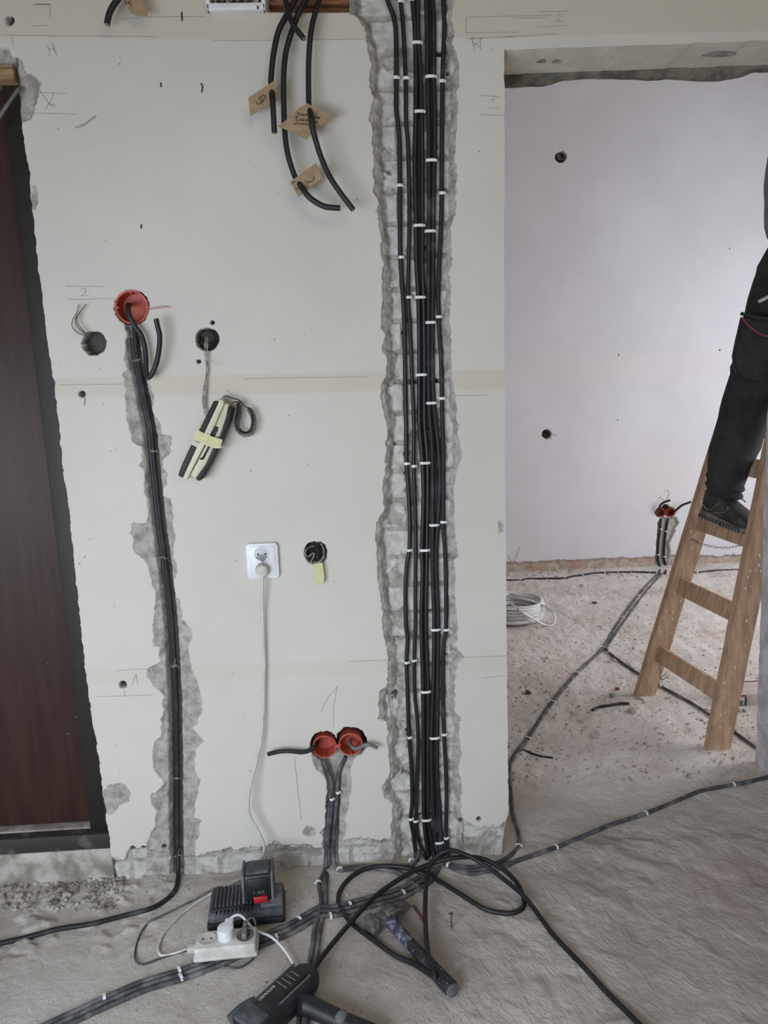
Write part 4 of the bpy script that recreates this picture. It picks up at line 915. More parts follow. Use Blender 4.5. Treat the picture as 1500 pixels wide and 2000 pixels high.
for a in ([(1280,1325),(1292,1323),(1303,1312)],[(1285,1326),(1296,1327),(1306,1318)],[(1226,1298),(1238,1307),(1246,1318)],[(1222,1292),(1232,1300)]): m.tube(smooth_path([F(x, y, .006+.012*(i == 2)) for i, (x, y) in enumerate(a)], .005), .0014, 5)
tag(m.build('wire_scraps', M_TOOL), 'thin bent wire scraps on the floor behind the ladder', 'wire scraps')

# ------------------------------------------------------------------ back wall twin boxes
fb1 = flush_box('flush_box', 1290, 1001, .030, 'left one of the two orange flush boxes on the back wall', 'twin orange boxes on the back wall', 0, FY)
fb2 = flush_box('flush_box', 1309, 1001, .030, 'right one of the two orange flush boxes on the back wall', 'twin orange boxes on the back wall', 0, FY)
cable('power_cable', [P(1288,1008,FY+.02), P(1287,1000,FY-.02), P(1289,988,FY-.04), P(1297,981,FY-.06), P(1309,977,FY-.07)], .0075, M_BLACK, 'black cable end curving up from the back wall boxes', step=.006)
cable('power_cable', [P(1311,1003,FY+.02), P(1320,997,FY-.03), P(1332,987,FY-.06), P(1350,980,FY-.08)], .0075, M_BLACK, 'black cable end pointing right from the back wall boxes', step=.006)
for x0, x1, x2, lb in ((1291,1289,1285,'left'),(1305,1301,1297,'right')):
    cable('power_cable', [P(x0, 1013, FY+.006), P(x1, 1035, FY+.008), P(x2+1, 1060, FY+.008), P(x2, 1090, FY+.008), P(x2+4, 1108, FY-.01), F(x2+2, 1120, .006)], .0075, M_BLACK, f'black cable dropping from the back wall boxes, {lb} one', step=.01)
for x, y, lb in ((1290,1033,'upper left'),(1300,1037,'upper right'),(1285,1083,'lower left'),(1297,1087,'lower right')):
    q = clip(P(x, y, FY+.008), .017, (0, 0, 1), (0, -1, 0), .008); tag(q, f'white clip under the back wall boxes, {lb}', 'cable clip', 'white clips under the back wall boxes')
m = MB()
for k in range(4): m.tube(smooth_path([P(1095+6*math.cos(k+j), 306+6*math.sin(k*1.7+j), FY+.01-.006*j) for j in range(4)], .004), .0016, 5)
tag(m.build('loose_wires', M_GREY2), 'coiled wires in the upper round hole of the back wall', 'wires')
m = MB()
m.tube(smooth_path([P(1063,850,FY+.01), P(1068,846,FY-.02), P(1078,848,FY-.04), P(1088,851,FY-.05)], .004), .0016, 5); m.tube(smooth_path([P(1068,854,FY+.01), P(1074,850,FY-.02), P(1076,858,FY-.02)], .004), .0016, 5); m.ico(P(1066,850,FY+.005), .010, 1, (1, .5, 1), .2)
tag(m.build('loose_wires', M_DARK), 'dark wires in the middle round hole of the back wall', 'wires')

# ------------------------------------------------------------------ white cable coil
cc = F(1006, 1207, 0); co = thing('cable_coil', cc, 'coil of white cable lying on the back room floor', 'cable coil'); m = MB()
for k in range(46):
    r_ = .135+random.uniform(-.010, .022); h_ = .008+.0020*k+random.uniform(0, .005); ph = random.uniform(0, 6); dx, dy = random.uniform(-.008, .008), random.uniform(-.008, .008)
    tx, ty = random.uniform(-.03, .03), random.uniform(-.03, .03)
    m.tube([cc+Vector((dx+r_*math.cos(a)*(1+.03*math.sin(2*a+ph)), dy+r_*math.sin(a), h_+tx*math.cos(a)*r_+ty*math.sin(a)*r_+.003*math.sin(3*a+ph)+.004)) for a in np.linspace(0, 2*math.pi, 48)], .0052, 7, False)
m.build('windings', M_WHITE, co)
m = MB()
m.tube(smooth_path([F(985,1163,.06), F(1000,1160,.10), F(1030,1170,.11), F(1060,1182,.09), F(1078,1192,.07), F(1084,1208,.03), F(1080,1220,.008), F(1066,1221,.008), F(1040,1208,.05), F(1015,1192,.10), F(995,1176,.10)], .01), .0055, 8)
m.tube(smooth_path([F(996,1165,.10), F(1020,1170,.11), F(1050,1178,.10), F(1072,1188,.09), F(1085,1193,.08)], .01), .0055, 8)
m.build('loose_end', M_WHITE, co)

# ------------------------------------------------------------------ battery charger and battery
p0 = F(408, 1822, 0); p1 = F(556, 1803, 0); ex_ = (p1-p0); ex_.z = 0; Lc = ex_.length; ex_.normalize(); ez = Vector((0, 0, 1)); ey = ez.cross(ex_)
cw = .105; base_c = p0+ex_*Lc/2+ey*cw/2; zf = .004
cg = thing('battery_charger', base_c, 'dark dusty battery charger with ribbed top on the floor', 'charger')
def LC(a, b, c_): return base_c+ex_*a+ey*b+ez*(c_+zf)
axc = (ex_, ey, ez)
MB().box(LC(0, 0, .022), Lc, cw, .040, axc, .008).build('housing', M_TOOLD, cg)
MB().box(LC(.0, -.004, .012), Lc+.006, cw+.004, .020, axc, .006).build('base', M_TOOL, cg)
MB().box(LC(-.035, .004, .044), Lc*.55, cw*.84, .010, axc, .003).build('top_plate', M_TOOL, cg)
m = MB()
for k in range(10):
    x = -Lc*.40+k*.0098; m.box(LC(x, .008, .050), .0042, cw*.74, .007, axc, .0015); m.box(LC(x, -cw/2+.006, .040), .0042, .012, .016, axc, .0012)
m.build('cooling_fins', M_TOOLD, cg)
MB().box(LC(.065, -.008, .044), .055, .07, .012, axc, .003).build('battery_slot', M_TOOLG, cg)
bt_ = thing('battery_pack', LC(.035, .01, .045), 'black battery pack with red button standing in the charger', 'battery', )
tl = Matrix.Rotation(math.radians(-6), 3, ex_); bz_ = (tl @ ez).normalized(); by_ = (tl @ ey).normalized(); axb = (ex_, by_, bz_)
bc = LC(.032, .012, .082)
MB().box(bc, .076, .075, .072, axb, .010, 3).build('casing', M_TOOL, bt_)
MB().box(bc+bz_*.034-by_*.0, .062, .062, .012, axb, .006).build('cap', M_TOOLD, bt_)
MB().box(bc-by_*.0375+bz_*.002, .052, .006, .050, axb, .003).build('front_panel', M_BLACK, bt_)
m = MB()
for s_ in (-1, 1): m.box(bc+ex_*s_*.037, .008, .080, .076, axb, .004)
m.build('side_rail', M_TOOLG, bt_)
rb = MB().box(bc-by_*.040-bz_*.028+ex_*.006, .036, .012, .017, axb, .003).build('release_button', M_RED, bt_)
m = MB()
for k in range(4): m.box(bc-by_*.0408-bz_*.010+ex_*(.000+.0048*k), .0016, .001, .009, axb)
m.box(bc-by_*.0408-bz_*.010-ex_*.010, .003, .001, .003, axb)
m.build('charge_lights', M_GREY2, bt_)

# ------------------------------------------------------------------ power strip
q0 = F(380, 1882, .013); q1 = F(501, 1869, .013); ex_ = q1-q0; ex_.z = 0; Ls = ex_.length; ex_.normalize(); ey = ez.cross(ex_); sw = .062
sc = q0+ex_*Ls/2+ey*sw/2; axs = (ex_, ey, ez)
def LS(a, b, c_): return sc+ex_*a+ey*b+ez*c_
ps = thing('power_strip', sc, 'white three-outlet power strip on the floor in front of the charger', 'power strip')
MB().box(LS(0, 0, .020), Ls, sw, .032, axs, .006, 3).build('body', M_OFFW, ps)
MB().box(LS(0, 0, .008), Ls+.006, sw+.006, .012, axs, .005).build('base', M_OFFW, ps)
for k in range(3):
    c_ = LS(-Ls*.31+k*Ls*.31, .002, .0362)
    m = MB(); m.lathe(c_, ez, [(0, .0215), (.0012, .0212), (.0012, .0198), (.0003, .0185), (.0003, .0005)], 32, False); w_ = m.build('outlet', M_GREY2 if k == 2 else M_OFFW, ps)
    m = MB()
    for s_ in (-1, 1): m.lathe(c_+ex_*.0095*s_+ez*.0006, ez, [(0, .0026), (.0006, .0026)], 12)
    m.build('pin_hole', M_DARK, w_)
MB().box(LS(-Ls/2-.010, 0, .016), .022, .020, .016, axs, .004).build('cord_grip', M_OFFW, ps)
c_ = LS(0, .002, .037)
p1_ = thing('plug', c_, 'white plug in the middle outlet of the power strip', 'plug')
m = MB(); m.lathe(c_, ez, [(0, .020), (.018, .0205), (.026, .019), (.028, .012), (.0285, .0005)], 32); m.box(c_+ey*.016+ex_*.006+ez*.019, .022, .034, .016, axs, .005); m.build('plug_body', M_WHITE, p1_)
cable('appliance_lead', [c_+ey*.026+ez*.022, c_+ey*.040+ez*.024+ex_*.03, F(498,1816,.035), F(530,1830,.022), F(556,1856,.016), F(572,1882,.012), F(580,1902,.012), F(584,1912,.01)], .0032, M_WHITE, 'white cord curving from the middle plug to the black tool', 'cord')
c_ = LS(Ls*.31, .002, .037)
p2_ = thing('plug', c_, 'flat grey plug in the right outlet of the power strip', 'plug')
m = MB(); m.box(c_+ez*.008, .013, .036, .018, axs, .004); m.box(c_+ez*.015+ey*.018, .010, .014, .012, axs, .003); m.build('plug_body', M_GREY2, p2_)
cable('appliance_lead', [c_+ey*.022+ez*.018, c_+ey*.03+ex_*.02+ez*.02, F(503,1834,.014), F(502,1850,.01), F(497,1868,.006), F(486,1880,.004), F(464,1891,.004), F(430,1888,.004), F(400,1884,.004), F(378,1880,.004)], .0024, M_GREYC, 'thin grey cord looping round the front of the power strip', 'cord')
fcable([(455,1740),(440,1734),(420,1735),(386,1754),(336,1779),(300,1796),(286,1806),(273,1826),(264,1858),(265,1877),(280,1884),(308,1874),(344,1862),(368,1856)], 'thin dark cord looping wide on the floor left of the power strip', .0024, .003, M_GREYC)

# ------------------------------------------------------------------ hammer
h0 = F(752, 1788, .018); h1 = F(884, 1934, .020)
hm = thing('hammer', F(800, 1850, 0), 'dusty hammer with blue shaft and black speckled grip on the floor', 'hammer')
dh = (h1-h0).normalized(); sd = dh.cross(ez).normalized(); hq = lambda t: h0.lerp(h1, t)
MB().tube([hq(t) for t in np.linspace(-.02, .47, 12)], lambda t: .0155-.0015*t, 16).build('shaft', M_BLUE, hm)
MB().tube([hq(t) for t in np.linspace(.42, 1.0, 16)], lambda t: .0142+.0046*t-(.004 if t > .96 else 0), 16).build('grip', M_GRIP, hm)
MB().lathe(h1+dh*.0, dh, [(0, .0165), (.003, .0155), (.0045, .010), (.0045, .0005)], 20).build('end_cap', M_TOOLG, hm)
ha = F(720, 1810, .022); hb_ = F(796, 1764, .020); dd = (hb_-ha).normalized(); nn = dd.cross(ez).normalized()
m = MB()
rings = []
for t, wd, hh in ((0, .016, .016), (.02, .018, .018), (.16, .018, .018), (.19, .014, .014), (.40, .015, .014), (.42, .017, .016), (.60, .017, .016), (.64, .015, .013), (.85, .015, .007), (1.0, .016, .0025)):
    c_ = ha.lerp(hb_, t); rings.append([c_+nn*wd*1.12*sx_+ez*hh*1.12*sz_ for sx_, sz_ in ((1,.8),(.8,1),(-.8,1),(-1,.8),(-1,-.8),(-.8,-1),(.8,-1),(1,-.8))])
m.poly(rings); m.build('head', M_IRON, hm, ang=25)
# little things near the hammer
m = MB(); a = F(808, 1769, .004); b = F(818, 1785, .004); b2 = F(829, 1803, .004)
t = thing('screwdriver_bit', a, 'thin metal rod with a pink end lying right of the hammer head', 'rod')
MB().tube([a, a.lerp(b, .9), b], .0035, 8).build('rod', M_STEEL, t); MB().tube([b, b2], .0028, 8).build('sleeve', M_PINK, t)
a = F(882, 1812, .002); t = thing('screw', a, 'small dark screw standing up from the floor', 'screw')
b = a+Vector((.0, .004, .034)); MB().tube([a, b], .0022, 8).build('shank', M_IRON, t); MB().lathe(b, (b-a), [(0, .003), (.002, .0055), (.0035, .0055), (.004, .001)], 12).build('screw_head', M_IRON, t)

# ------------------------------------------------------------------ black power tool at the bottom edge
u0 = F(492, 1992, .035); u1 = F(578, 1912, .035); du = u1-u0; du.z = 0; du.normalize(); dv = ez.cross(du); dv.normalize()
u0 = u0-dv*.02; u1 = u1-dv*.02
tool = thing('power_tool', F(560, 1990, 0), 'black corded power tool with ridged label lying at the bottom edge', 'power tool')
axt = (du, dv, ez); Lt = (u1-u0).length; mid = (u0+u1)/2; mid.z = 0
def LT(a, b, c_): return mid+du*a+dv*b+ez*c_
m = MB(); rings = []
for t, wd, z0_, z1_ in ((-.75,.040,.006,.070),(-.5,.040,.006,.072),(-.1,.037,.006,.068),(.3,.036,.007,.067),(.50,.034,.008,.066),(.64,.030,.010,.062),(.73,.024,.015,.056),(.78,.014,.022,.048)):
    rr = []
    for k in range(20):
        a = 2*math.pi*k/20; ca, sa = math.cos(a), math.sin(a); e_ = .55
        rr.append(LT(t*Lt, wd*math.copysign(abs(ca)**e_, ca), (z0_+z1_)/2+(z1_-z0_)/2*math.copysign(abs(sa)**e_, sa)))
    rings.append(rr)
m.poly(rings); m.build('housing', M_TOOL, tool)
tz = .071
m = MB(); m.box(LT(.012, .004, .0668), Lt*.80, .046, .006, axt, .003); m.build('label_panel', M_BLACK, tool)
m = MB()
for k in range(4): m.box(LT(Lt*.20+.013*k-.016, .006-.001*k, .0705), .0022, .032-.002*k, .002, axt, .0006)
m.build('label_ridge', M_GREY2, tool)
m = MB(); m.box(LT(Lt*.02+.012, .030, .063), Lt*.9, .004, .006, axt, .0015); m.box(LT(Lt*.02+.012, -.023, .064), Lt*.86, .004, .006, axt, .0015); m.build('edge_rib', M_TOOLG, tool)
def text_mesh(s_, size, origin, ax_, up_, name, m_, parent, ext=.0003):
    cu = bpy.data.curves.new('txt', 'FONT'); cu.body = s_; cu.size = size; cu.extrude = ext
    ob_ = bpy.data.objects.new('txt', cu); COL.objects.link(ob_); dg = bpy.context.evaluated_depsgraph_get()
    me = bpy.data.meshes.new_from_object(ob_.evaluated_get(dg)); bpy.data.objects.remove(ob_)
    n_ = ax_.cross(up_)
    for v in me.vertices: c0 = v.co.copy(); v.co = origin+ax_*c0.x+up_*c0.y+n_*c0.z
    return link(name, me, m_, parent)
text_mesh('DEMOUNI', .0100, LT(-Lt*.34, .014, .0700), du, dv, 'lettering', M_OFFW, tool)
# second limb of the tool, to the lower right
g0 = F(596, 1962, .030); g1 = F(700, 2010, .022)
m = MB(); m.tube(smooth_path([LT(Lt*.12, -.03, .035), g0, g0.lerp(g1, .5), g1, g1+(g1-g0)*.4], .006), lambda t: .023-.003*math.sin(t*3.1), 16); m.build('side_grip', M_TOOL, tool)
m = MB(); m.lathe(F(668,1992,.030), ez, [(0, .016), (.012, .015), (.016, .009), (.016, .0005)], 20); m.build('knob', M_TOOLG, tool)
m = MB(); m.tube(smooth_path([LT(-Lt*.3, .036, .05), LT(-Lt*.5, .046, .05), LT(-Lt*.75, .050, .045)], .006), .012, 12); m.build('trigger_guard', M_TOOLD, tool)
m = MB(); m.box(LT(-Lt*.62, .0, .068), Lt*.35, .060, .012, axt, .004); m.build('front_plate', M_TOOLD, tool)
m = MB(); m.tube([LT(Lt*.5, -.016, .044), LT(Lt*.62, -.022, .046)], .009, 12); m.build('cord_sleeve', M_TOOL, tool)

# ------------------------------------------------------------------ ladder
lad = thing('step_ladder', F(1330, 1420, 0), 'old wooden step ladder with paint spots standing in the back room', 'ladder')
L0 = F(1258, 1357, -.002); L1 = P(1452, 730, .94); R0 = F(1400, 1462, -.002); R1 = P(1512, 975, .60)
def ext(a, b, z): t = (z-a.z)/(b.z-a.z); return a.lerp(b, t)
ZA = 2.0
Lt_ = ext(L0, L1, ZA); Rt_ = ext(R0, R1, ZA); Rt_.x = Lt_.x+.0; 
dl_ = (Lt_-L0).normalized(); dr_ = (Rt_-R0).normalized()
R1c = P(1480, 1060, .59)
def stile(a, b, wd, th, name):
    d = (b-a).normalized(); ysd = Vector((0, 1, 0)); ysd = (ysd-d*ysd.dot(d)).normalized(); xs_ = ysd.cross(d).normalized()
    m = MB(); L_ = (b-a).length
    # feet cut level with the floor
    rings = []
    for t in np.linspace(0, 1, 24):
        c_ = a.lerp(b, t); j = .001*(random.random()-.5)
        ring = []
        for sx_, sy_ in ((-1,-1),(1,-1),(1,1),(-1,1)):
            q = c_+xs_*sx_*(wd/2+j)+ysd*sy_*(th/2+j)
            if t == 0: k = (a.z-q.z)/d.z; q = q+d*k
            ring.append(q)
        rings.append(ring)
    m.poly(rings); bmesh.ops.recalc_face_normals(m.bm, faces=m.bm.faces[:])
    return m.build(name, M_LADDER, lad, smooth=False)
# right stile follows the photo: through its foot and the point where the pier hides it
Rt_ = ext(R0, R1c, ZA)
stile(L0, Lt_, .078, .034, 'stile'); stile(R0, Rt_, .082, .034, 'stile')
rz = [P(1302, 1272, .99).z, P(1335, 1142, .975).z, P(1368, 1018, .96).z, P(1402, 900, .95).z]
st_ = rz[1]-rz[0]
zs_ = rz+[rz[3]+(rz[3]-rz[2])*(k+1) for k in range(3)]
for z in zs_:
    if z > ZA-.05: break
    a = ext(L0, Lt_, z); b = ext(R0, Rt_, z); yv_ = (b-a).normalized(); up_ = dl_; nv_ = yv_.cross(up_).normalized(); up_ = nv_.cross(yv_).normalized()
    MB().box((a+b)/2, (b-a).length-.02, .022, .068, (yv_, nv_, up_), .003).build('rung', M_LADDER, lad)
# rear frame
for a, s_ in ((Lt_, .03), (Rt_, -.03)):
    stile(Vector((a.x+.78, a.y+s_, 0)), Vector((a.x+.03, a.y+s_*.5, ZA)), .07, .03, 'rear_stile')
MB().box((Lt_+Rt_)/2+Vector((.02, 0, .01)), .16, abs(Lt_.y-Rt_.y)+.08, .03, AX, .004).build('top_step', M_LADDER, lad)
for z in (.3, 1.2):
    k = (ZA-z)/ZA; a = Vector((Lt_.x+.03+.75*k, Lt_.y, z)); b = Vector((Rt_.x+.03+.75*k, Rt_.y, z))
    MB().box((a+b)/2, .02, (b-a).length, .06, AX, .003).build('rear_brace', M_LADDER, lad)
m = MB(); ca = P(1350, 1053, .93); cb = P(1450, 1064, 1.05); nL = 16
for k in range(nL):
    t = (k+.5)/nL; c_ = ca.lerp(cb, t)-Vector((0, 0, .022*(4*t*(1-t)))); d = (cb-ca).normalized()
    sd_ = Vector((0, 0, 1)) if k % 2 else d.cross(Vector((0, 0, 1))).normalized()
    m.tube([c_+d*.0095*math.cos(a_)+sd_*.0055*math.sin(a_) for a_ in np.linspace(0, 2*math.pi, 13)], .0012, 5, False)
m.build('chain', M_CHAIN, lad)
m = MB()
for _ in range(60):
    z = random.uniform(.05, 1.1); a, b = (L0, Lt_) if random.random() < .5 else (R0, Rt_)
    c_ = ext(a, b, z)+Vector((random.uniform(-.032, .032), -.0175, 0)); s_ = random.uniform(.001, .0035)
    m.bm.faces.new([m.bm.verts.new(c_+Vector((s_*math.cos(q)*random.uniform(.6, 1.2), -.0012, s_*2*math.sin(q)))) for q in np.linspace(0, 6.28, 8)[:-1]])
sp = m.build('paint_spot', M_CLIP, lad, smooth=False); sp['kind'] = 'stuff'
m = MB(); m.lathe(ext(R0, Rt_, P(1478,1100,.59).z)+Vector((.01, -.018, 0)), (0, -1, 0), [(0, .006), (.002, .005), (.0025, .001)], 12); m.build('bolt_head', M_OFFW, lad)

# ------------------------------------------------------------------ person on the ladder
per = thing('person', P(1420, 1010, .78), 'person in dark work trousers, grey shirt and worn black shoes standing on the ladder', 'person')
def skin(name, verts, edges, radii, m_, parent, sub=2, root=0):
    me = bpy.data.meshes.new(name); me.from_pydata([tuple(v) for v in verts], edges, []); o_ = link(name, me, m_, parent)
    sk = o_.modifiers.new('skin', 'SKIN'); sk.use_smooth_shade = True
    for i, r_ in enumerate(radii):
        v = me.skin_vertices[0].data[i]; v.radius = (r_, r_) if isinstance(r_, (int, float)) else r_; v.use_root = (i == root)
    s2 = o_.modifiers.new('sub', 'SUBSURF'); s2.levels = sub; s2.render_levels = sub
    return o_
AY = .76                                        # depth of the visible leg
ank = P(1412, 975, AY+.02); k0 = P(1437, 868, AY); k1 = P(1463, 790, AY); k2 = P(1490, 705, AY); k3 = P(1512, 600, AY); hip = P(1560, 512, AY)
hipc = hip+Vector((.02, .10, .02)); hip2 = hip+Vector((.12, .18, 0)); kn2 = hip2+Vector((.16, .02, -.30)); an2 = kn2+Vector((-.03, .0, -.36))
chest = hipc+Vector((.07, -.02, .36)); neck = chest+Vector((.03, 0, .20)); head = neck+Vector((.03, 0, .13)); crown = head+Vector((.0, 0, .09))
shR = chest+Vector((.0, -.19, .12)); shL = chest+Vector((.0, .19, .12)); elR = shR+Vector((.16, -.04, .22)); haR = elR+Vector((.16, .03, .22)); elL = shL+Vector((.18, .03, .20)); haL = elL+Vector((.14, -.03, .24))
V = [hipc, hip, k2, k0, ank, hip2, kn2, an2, chest, neck, head, crown, shR, elR, haR, shL, elL, haL]
E_ = [(0,1),(1,2),(2,3),(3,4),(0,5),(5,6),(6,7),(0,8),(8,9),(9,10),(10,11),(8,12),(12,13),(13,14),(8,15),(15,16),(16,17)]
Rr = [.07,.06,.06,.05,.036,.065,.055,.038,.09,.05,.085,.06,.055,.042,.03,.055,.042,.03]
for hnd in (14, 17):
    for k in range(5):
        a = V[hnd]+Vector((.02, (k-2)*.016, .03+(0 if k else -.02))); b = a+Vector((.012, (k-2)*.004, .035)); c_ = b+Vector((.016, 0, .022 if k else .005))
        i = len(V); V += [a, b, c_]; E_ += [(hnd, i), (i, i+1), (i+1, i+2)]; Rr += [.009, .0085, .007]
skin('body', V, E_, Rr, M_SKIN, per)
tv = [P(1606, 452, AY+.04), P(1549, 508, AY), P(1527, 560, AY), P(1514, 620, AY), k2, k1, k0, P(1418, 925, AY), P(1413, 952, AY+.01), P(1414, 968, AY+.02), hip2, kn2, an2]
te = [(0,1),(1,2),(2,3),(3,4),(4,5),(5,6),(6,7),(7,8),(8,9),(0,10),(10,11),(11,12)]
tr = [.10,.112,.108,.108,.104,.098,.088,.077,.071,.064,.085,.085,.07]
trs = skin('trousers', tv, te, tr, M_TROU, per)
tx = bpy.data.textures.new('cloth_folds', 'CLOUDS'); tx.noise_scale = .055
dmod = trs.modifiers.new('folds', 'DISPLACE'); dmod.texture = tx; dmod.strength = .026; dmod.mid_level = .5; dmod.texture_coords = 'GLOBAL'
# cuff folds, pocket with red piping, strap
for j, (x, y, r_) in enumerate(((1415,932,.060),(1416,949,.062),(1417,964,.056))):
    c_ = P(x, y, AY+.01); ax_ = (k0-ank).normalized(); u_ = ax_.orthogonal().normalized(); v_ = ax_.cross(u_)
    MB().tube([c_+(u_*math.cos(a)+v_*math.sin(a))*r_*(.98+.04*math.sin(3*a+j)) for a in np.linspace(0, 2*math.pi, 40)], .009, 8, False).build('cuff_fold', M_TROU, trs)
pk = MB(); pts_ = [(1447,612),(1520,628),(1520,752),(1450,748),(1434,728),(1427,704),(1433,672)]
ring0 = [P(x, y, AY-.060) for x, y in pts_]; ring1 = [P(x+ (3 if x<1500 else 0), y, AY-.122) for x, y in pts_]
pk.poly([ring0, ring1]); bmesh.ops.recalc_face_normals(pk.bm, faces=pk.bm.faces[:]); bmesh.ops.bevel(pk.bm, geom=pk.bm.edges[:], offset=.012, segments=3, affect='EDGES'); pk.build('cargo_pocket', M_TROU, trs)
MB().tube(smooth_path([P(1449,620,AY-.120), P(1460,634,AY-.126), P(1475,647,AY-.128), P(1490,655,AY-.124), P(1515,657,AY-.122)], .006), .0035, 6).build('red_piping', M_PINK, trs)
MB().tube([P(1482,589,AY-.13), P(1515,572,AY-.13)], .0055, 8).build('loop_strap', M_OFFW, trs)
MB().tube(smooth_path([P(1447,612,AY-.10), P(1470,619,AY-.122), P(1520,626,AY-.122)], .006), .006, 6).build('pocket_flap', M_TROU, trs)
sv = [hipc+Vector((.02, 0, .02)), chest, neck-Vector((0, 0, .06)), shR, elR, shR.lerp(elR, .5), shL, elL]
shirt = skin('shirt', [sv[0], sv[1], sv[2], sv[3], sv[4], sv[6], sv[7]], [(0,1),(1,2),(1,3),(3,4),(1,5),(5,6)], [.128,.15,.075,.085,.065,.085,.065], M_SHIRT, per)
MB().tube([P(1497,140,.50), P(1494,190,.50), P(1497,260,.50), P(1505,320,.50)], .012, 10)
hr = MB(); hr.ico(head+Vector((-.015, 0, .045)), .095, 3, (1.02, .92, .85), .02); hr.build('hair', M_HAIR, per)
# worn shoe, lofted along the foot
def shoe(heel, toe, name, hs_=1.0):
    f_ = (toe-heel); Ls_ = f_.length; f_.normalize(); sd_ = f_.cross(Vector((0, 0, 1))).normalized(); up_ = sd_.cross(f_).normalized()
    def ring(t, wd, h0_, h1_, n=20, e_=.75):
        o_ = []
        for k in range(n):
            a = 2*math.pi*k/n; ca, sa = math.cos(a), math.sin(a)
            o_.append(heel+f_*t*Ls_+sd_*wd*math.copysign(abs(ca)**e_, ca)+up_*hs_*((h0_+h1_)/2+(h1_-h0_)/2*math.copysign(abs(sa)**e_, sa)))
        return o_
    m = MB(); m.poly([ring(-.01,.012,.03,.07), ring(.03,.030,.014,.100), ring(.12,.036,.012,.108), ring(.25,.037,.012,.108), ring(.38,.038,.012,.098), ring(.5,.042,.012,.082), ring(.65,.047,.012,.068), ring(.8,.048,.012,.058), ring(.92,.040,.012,.046), ring(1.0,.022,.014,.032)])
    s_ = m.build(name, M_SHOE, per, ang=80)
    m = MB(); m.poly([ring(-.03,.014,.006,.034), ring(.02,.034,-.004,.032), ring(.15,.041,-.006,.028), ring(.4,.040,-.004,.022), ring(.65,.050,-.006,.020), ring(.85,.050,-.004,.020), ring(.98,.036,.002,.022), ring(1.03,.016,.008,.022)]); m.build('sole', M_SOLE, s_, ang=80)
    for k in range(5):
        t = .36+.075*k; h_ = .101-.0085*k*1.25
        MB().tube(smooth_path([heel+f_*(t+.02)*Ls_-sd_*.030+up_*(h_-.018), heel+f_*t*Ls_-sd_*.012+up_*(h_+.002), heel+f_*(t+.01)*Ls_+sd_*.012+up_*(h_+.002), heel+f_*(t+.03)*Ls_+sd_*.030+up_*(h_-.018)], .004), .0028, 6).build('lace', M_TOOL, s_)
    b_ = heel+f_*.36*Ls_+up_*.106
    for sg in (-1, 1):
        MB().tube(smooth_path([b_, b_+sd_*sg*.02+up_*.018+f_*.01, b_+sd_*sg*.034+up_*.006+f_*.02, b_+sd_*sg*.012+f_*.004], .003), .0024, 6).build('lace_bow', M_TOOL, s_)
        MB().tube(smooth_path([b_, b_+sd_*sg*.018+f_*.03+up_*.004, b_+sd_*sg*.026+f_*.065-up_*.012], .003), .0022, 6).build('lace_bow', M_TOOL, s_)
    for sg in (-1, 1):
        for (t0, h0_), (t1, h1_), (t2, h2_) in (((.05, .05), (.22, .036), (.42, .075)), ((.55, .066), (.66, .040), (.72, .022)), ((.30, .03), (.5, .045), (.62, .060))):
            MB().tube(smooth_path([heel+f_*t0*Ls_+sd_*sg*.038+up_*hs_*h0_, heel+f_*t1*Ls_+sd_*sg*.0415+up_*hs_*h1_, heel+f_*t2*Ls_+sd_*sg*.036+up_*hs_*h2_], .006), .0022, 6).build('seam', M_SOLE, s_)
    m = MB()
    for k in range(16):
        t = .05+.058*k
        for sg in (-1, 1): m.box(heel+f_*t*Ls_+sd_*sg*(.040 if t < .5 else .0485)*(1 if t < .9 else .75)+up_*hs_*.007, .006, .004, .016, (f_, sd_, up_), .001)
    m.build('tread', M_SHOE, s_)
    MB().tube([heel+f_*.02*Ls_+up_*.098+sd_*a for a in (-.02, 0, .02)], .006, 8).build('heel_tab', M_PINK, s_)
    return s_
shoe(P(1375, 1006, AY+.08), P(1473, 1043, AY-.12), 'shoe', 1.15)
shoe(an2+Vector((-.06, 0, -.08)), an2+Vector((.18, -.02, -.085)), 'shoe')

# ------------------------------------------------------------------ carton behind the pier
cb_ = F(1422, 1391, .02); ct = thing('carton', cb_, 'small pale carton with red top edge and printed label behind the ladder', 'box')
bx = P(1428, 1388, .84); w2 = .20; hgt = P(1428,1358,.84).z-bx.z
c_ = bx+Vector((w2/2, .06, hgt/2)); MB().box(c_, w2, .12, hgt, AX, .002).build('carton_body', M_CARTON, ct)
m = MB(); m.box(c_+Vector((0, .057, hgt/2)), w2+.001, .006, .004); m.box(c_+Vector((-w2/2+.002, 0, hgt/2)), .005, .12, .003); m.box(c_+Vector((-w2/2+.03, -.0605, hgt/2-.005)), .055, .002, .006); m.box(c_+Vector((-w2/2+.002, -.0605, 0)), .005, .002, hgt*.9); m.build('red_edge', M_PINK, ct, smooth=False)
m = MB(); m.box(c_+Vector((-w2/2+.029, -.0612, -.004)), .045, .001, hgt*.68); m.build('label_panel', M_WHITE, ct, smooth=False)
m = MB()
for k in range(5): m.box(c_+Vector((-w2/2+.018, -.0622, -.016+k*.006)), .012, .001, .0016)
for k in range(4): m.box(c_+Vector((-w2/2+.040, -.0622, -.018+k*.008)), .014, .001, .0048)
m.box(c_+Vector((-w2/2+.058, -.0615, -.002)), .006, .001, hgt*.76); m.build('print', M_TOOL, ct, smooth=False)
m = MB(); m.box(c_+Vector((0, 0, -hgt/2-.012)), w2*.8, .1, .022, AX, .004); m.build('carton_tray', M_RUB, ct)

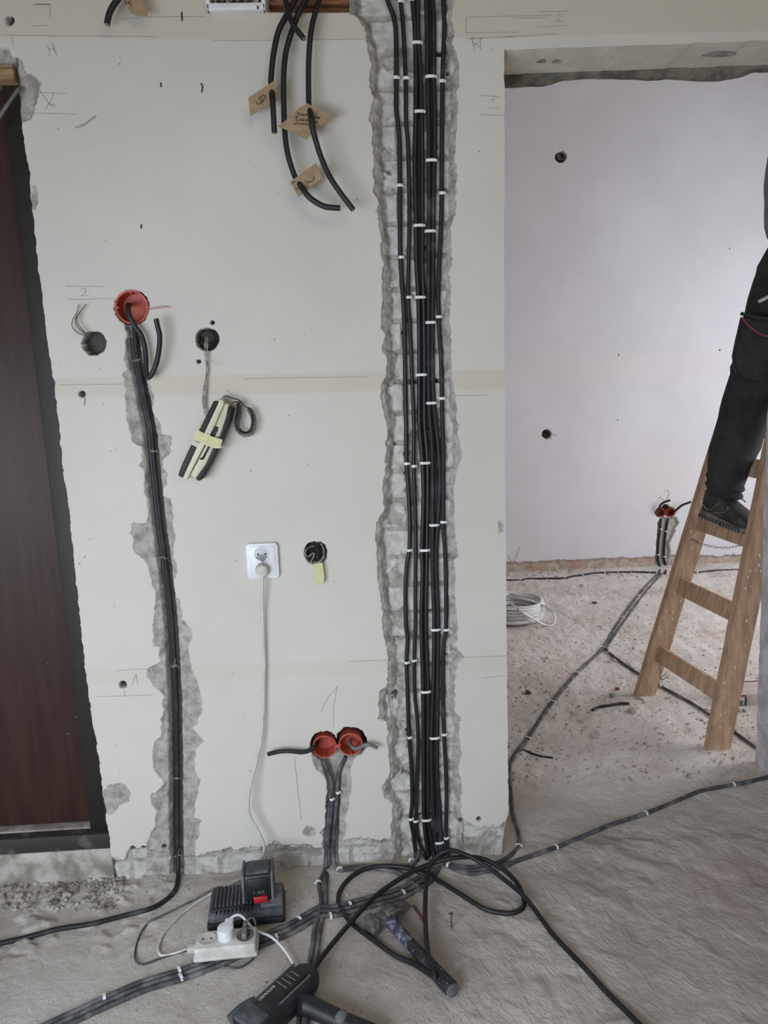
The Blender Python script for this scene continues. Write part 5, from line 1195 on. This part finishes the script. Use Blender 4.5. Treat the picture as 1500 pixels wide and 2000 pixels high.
# ------------------------------------------------------------------ rubble
def rubble(n, area_fn, s0, s1, name, m_, label):
    m = MB()
    for _ in range(n):
        x, y = area_fn(); p = F(x, y, 0); s_ = s0+(s1-s0)*random.random()**3
        m.ico(p+Vector((0, 0, s_*.25)), s_, 1, (1, random.uniform(.6, 1), random.uniform(.4, .8)), .3)
    q = m.build(name, m_, None, ang=20); tag(q, label, 'rubble', kind='stuff'); return q
def near_door():
    x = random.gauss(150, 55); y = 1712+random.gauss(0, 12)+(x-150)*.10
    if random.random() < .4: x = random.uniform(0, 230); y = random.uniform(1690, 1780)
    return min(max(x, 0), 238), max(1694, y)
rubble(1300, near_door, .0015, .0105, 'rubble', M_RUB, 'broken plaster crumbs by the dark door threshold')
rubble(900, lambda: (random.uniform(240, 700), random.gauss(1735, 22) if random.random() < .6 else random.uniform(1720, 1990)), .0008, .0035, 'grit', M_RUB, 'fine plaster grit on the hall floor left of the hammer')
rubble(2600, lambda: (random.uniform(990, 1480), random.uniform(1132, 1530)), .0012, .0065, 'grit', M_RUBF, 'pale plaster grit scattered over the back room floor')
rubble(220, lambda: (random.uniform(990, 1480), random.gauss(1122, 5)), .003, .012, 'rubble', M_RUBF, 'reddish rubble along the foot of the back wall')
rubble(260, lambda: (random.uniform(700, 1450), random.uniform(1690, 1990)), .0008, .003, 'grit', M_RUB, 'sparse grit on the trowelled hall floor at right')
for x, y, r_, lb in ((1161,1177,.016,'dark stone alone on the back room floor'),(1196,1358,.014,'round grey stone left of the ladder foot'),(1250,1362,.012,'pale stone at the foot of the left ladder leg'),(1234,1388,.020,'flat pale chunk beside the short cable offcut'),
                     (1032,1352,.016,'brown crumb near the plaster edge on the room floor'),(105,1762,.013,'pale flat chip on the floor near the dark door'),(1206,1345,.011,'reddish chip left of the ladder'),(1443,1388,.012,'small pale stone in front of the carton, left one'),(1455,1387,.011,'small pale stone in front of the carton, right one')):
    m = MB(); m.ico(F(x, y, r_*.35), r_, 2, (1, .75, .5), .16); tag(m.build('stone', M_PINK if 'reddish' in lb else (M_RUB if 'brown' not in lb and 'dark' not in lb else M_IRON), None, ang=20), lb, 'stone')
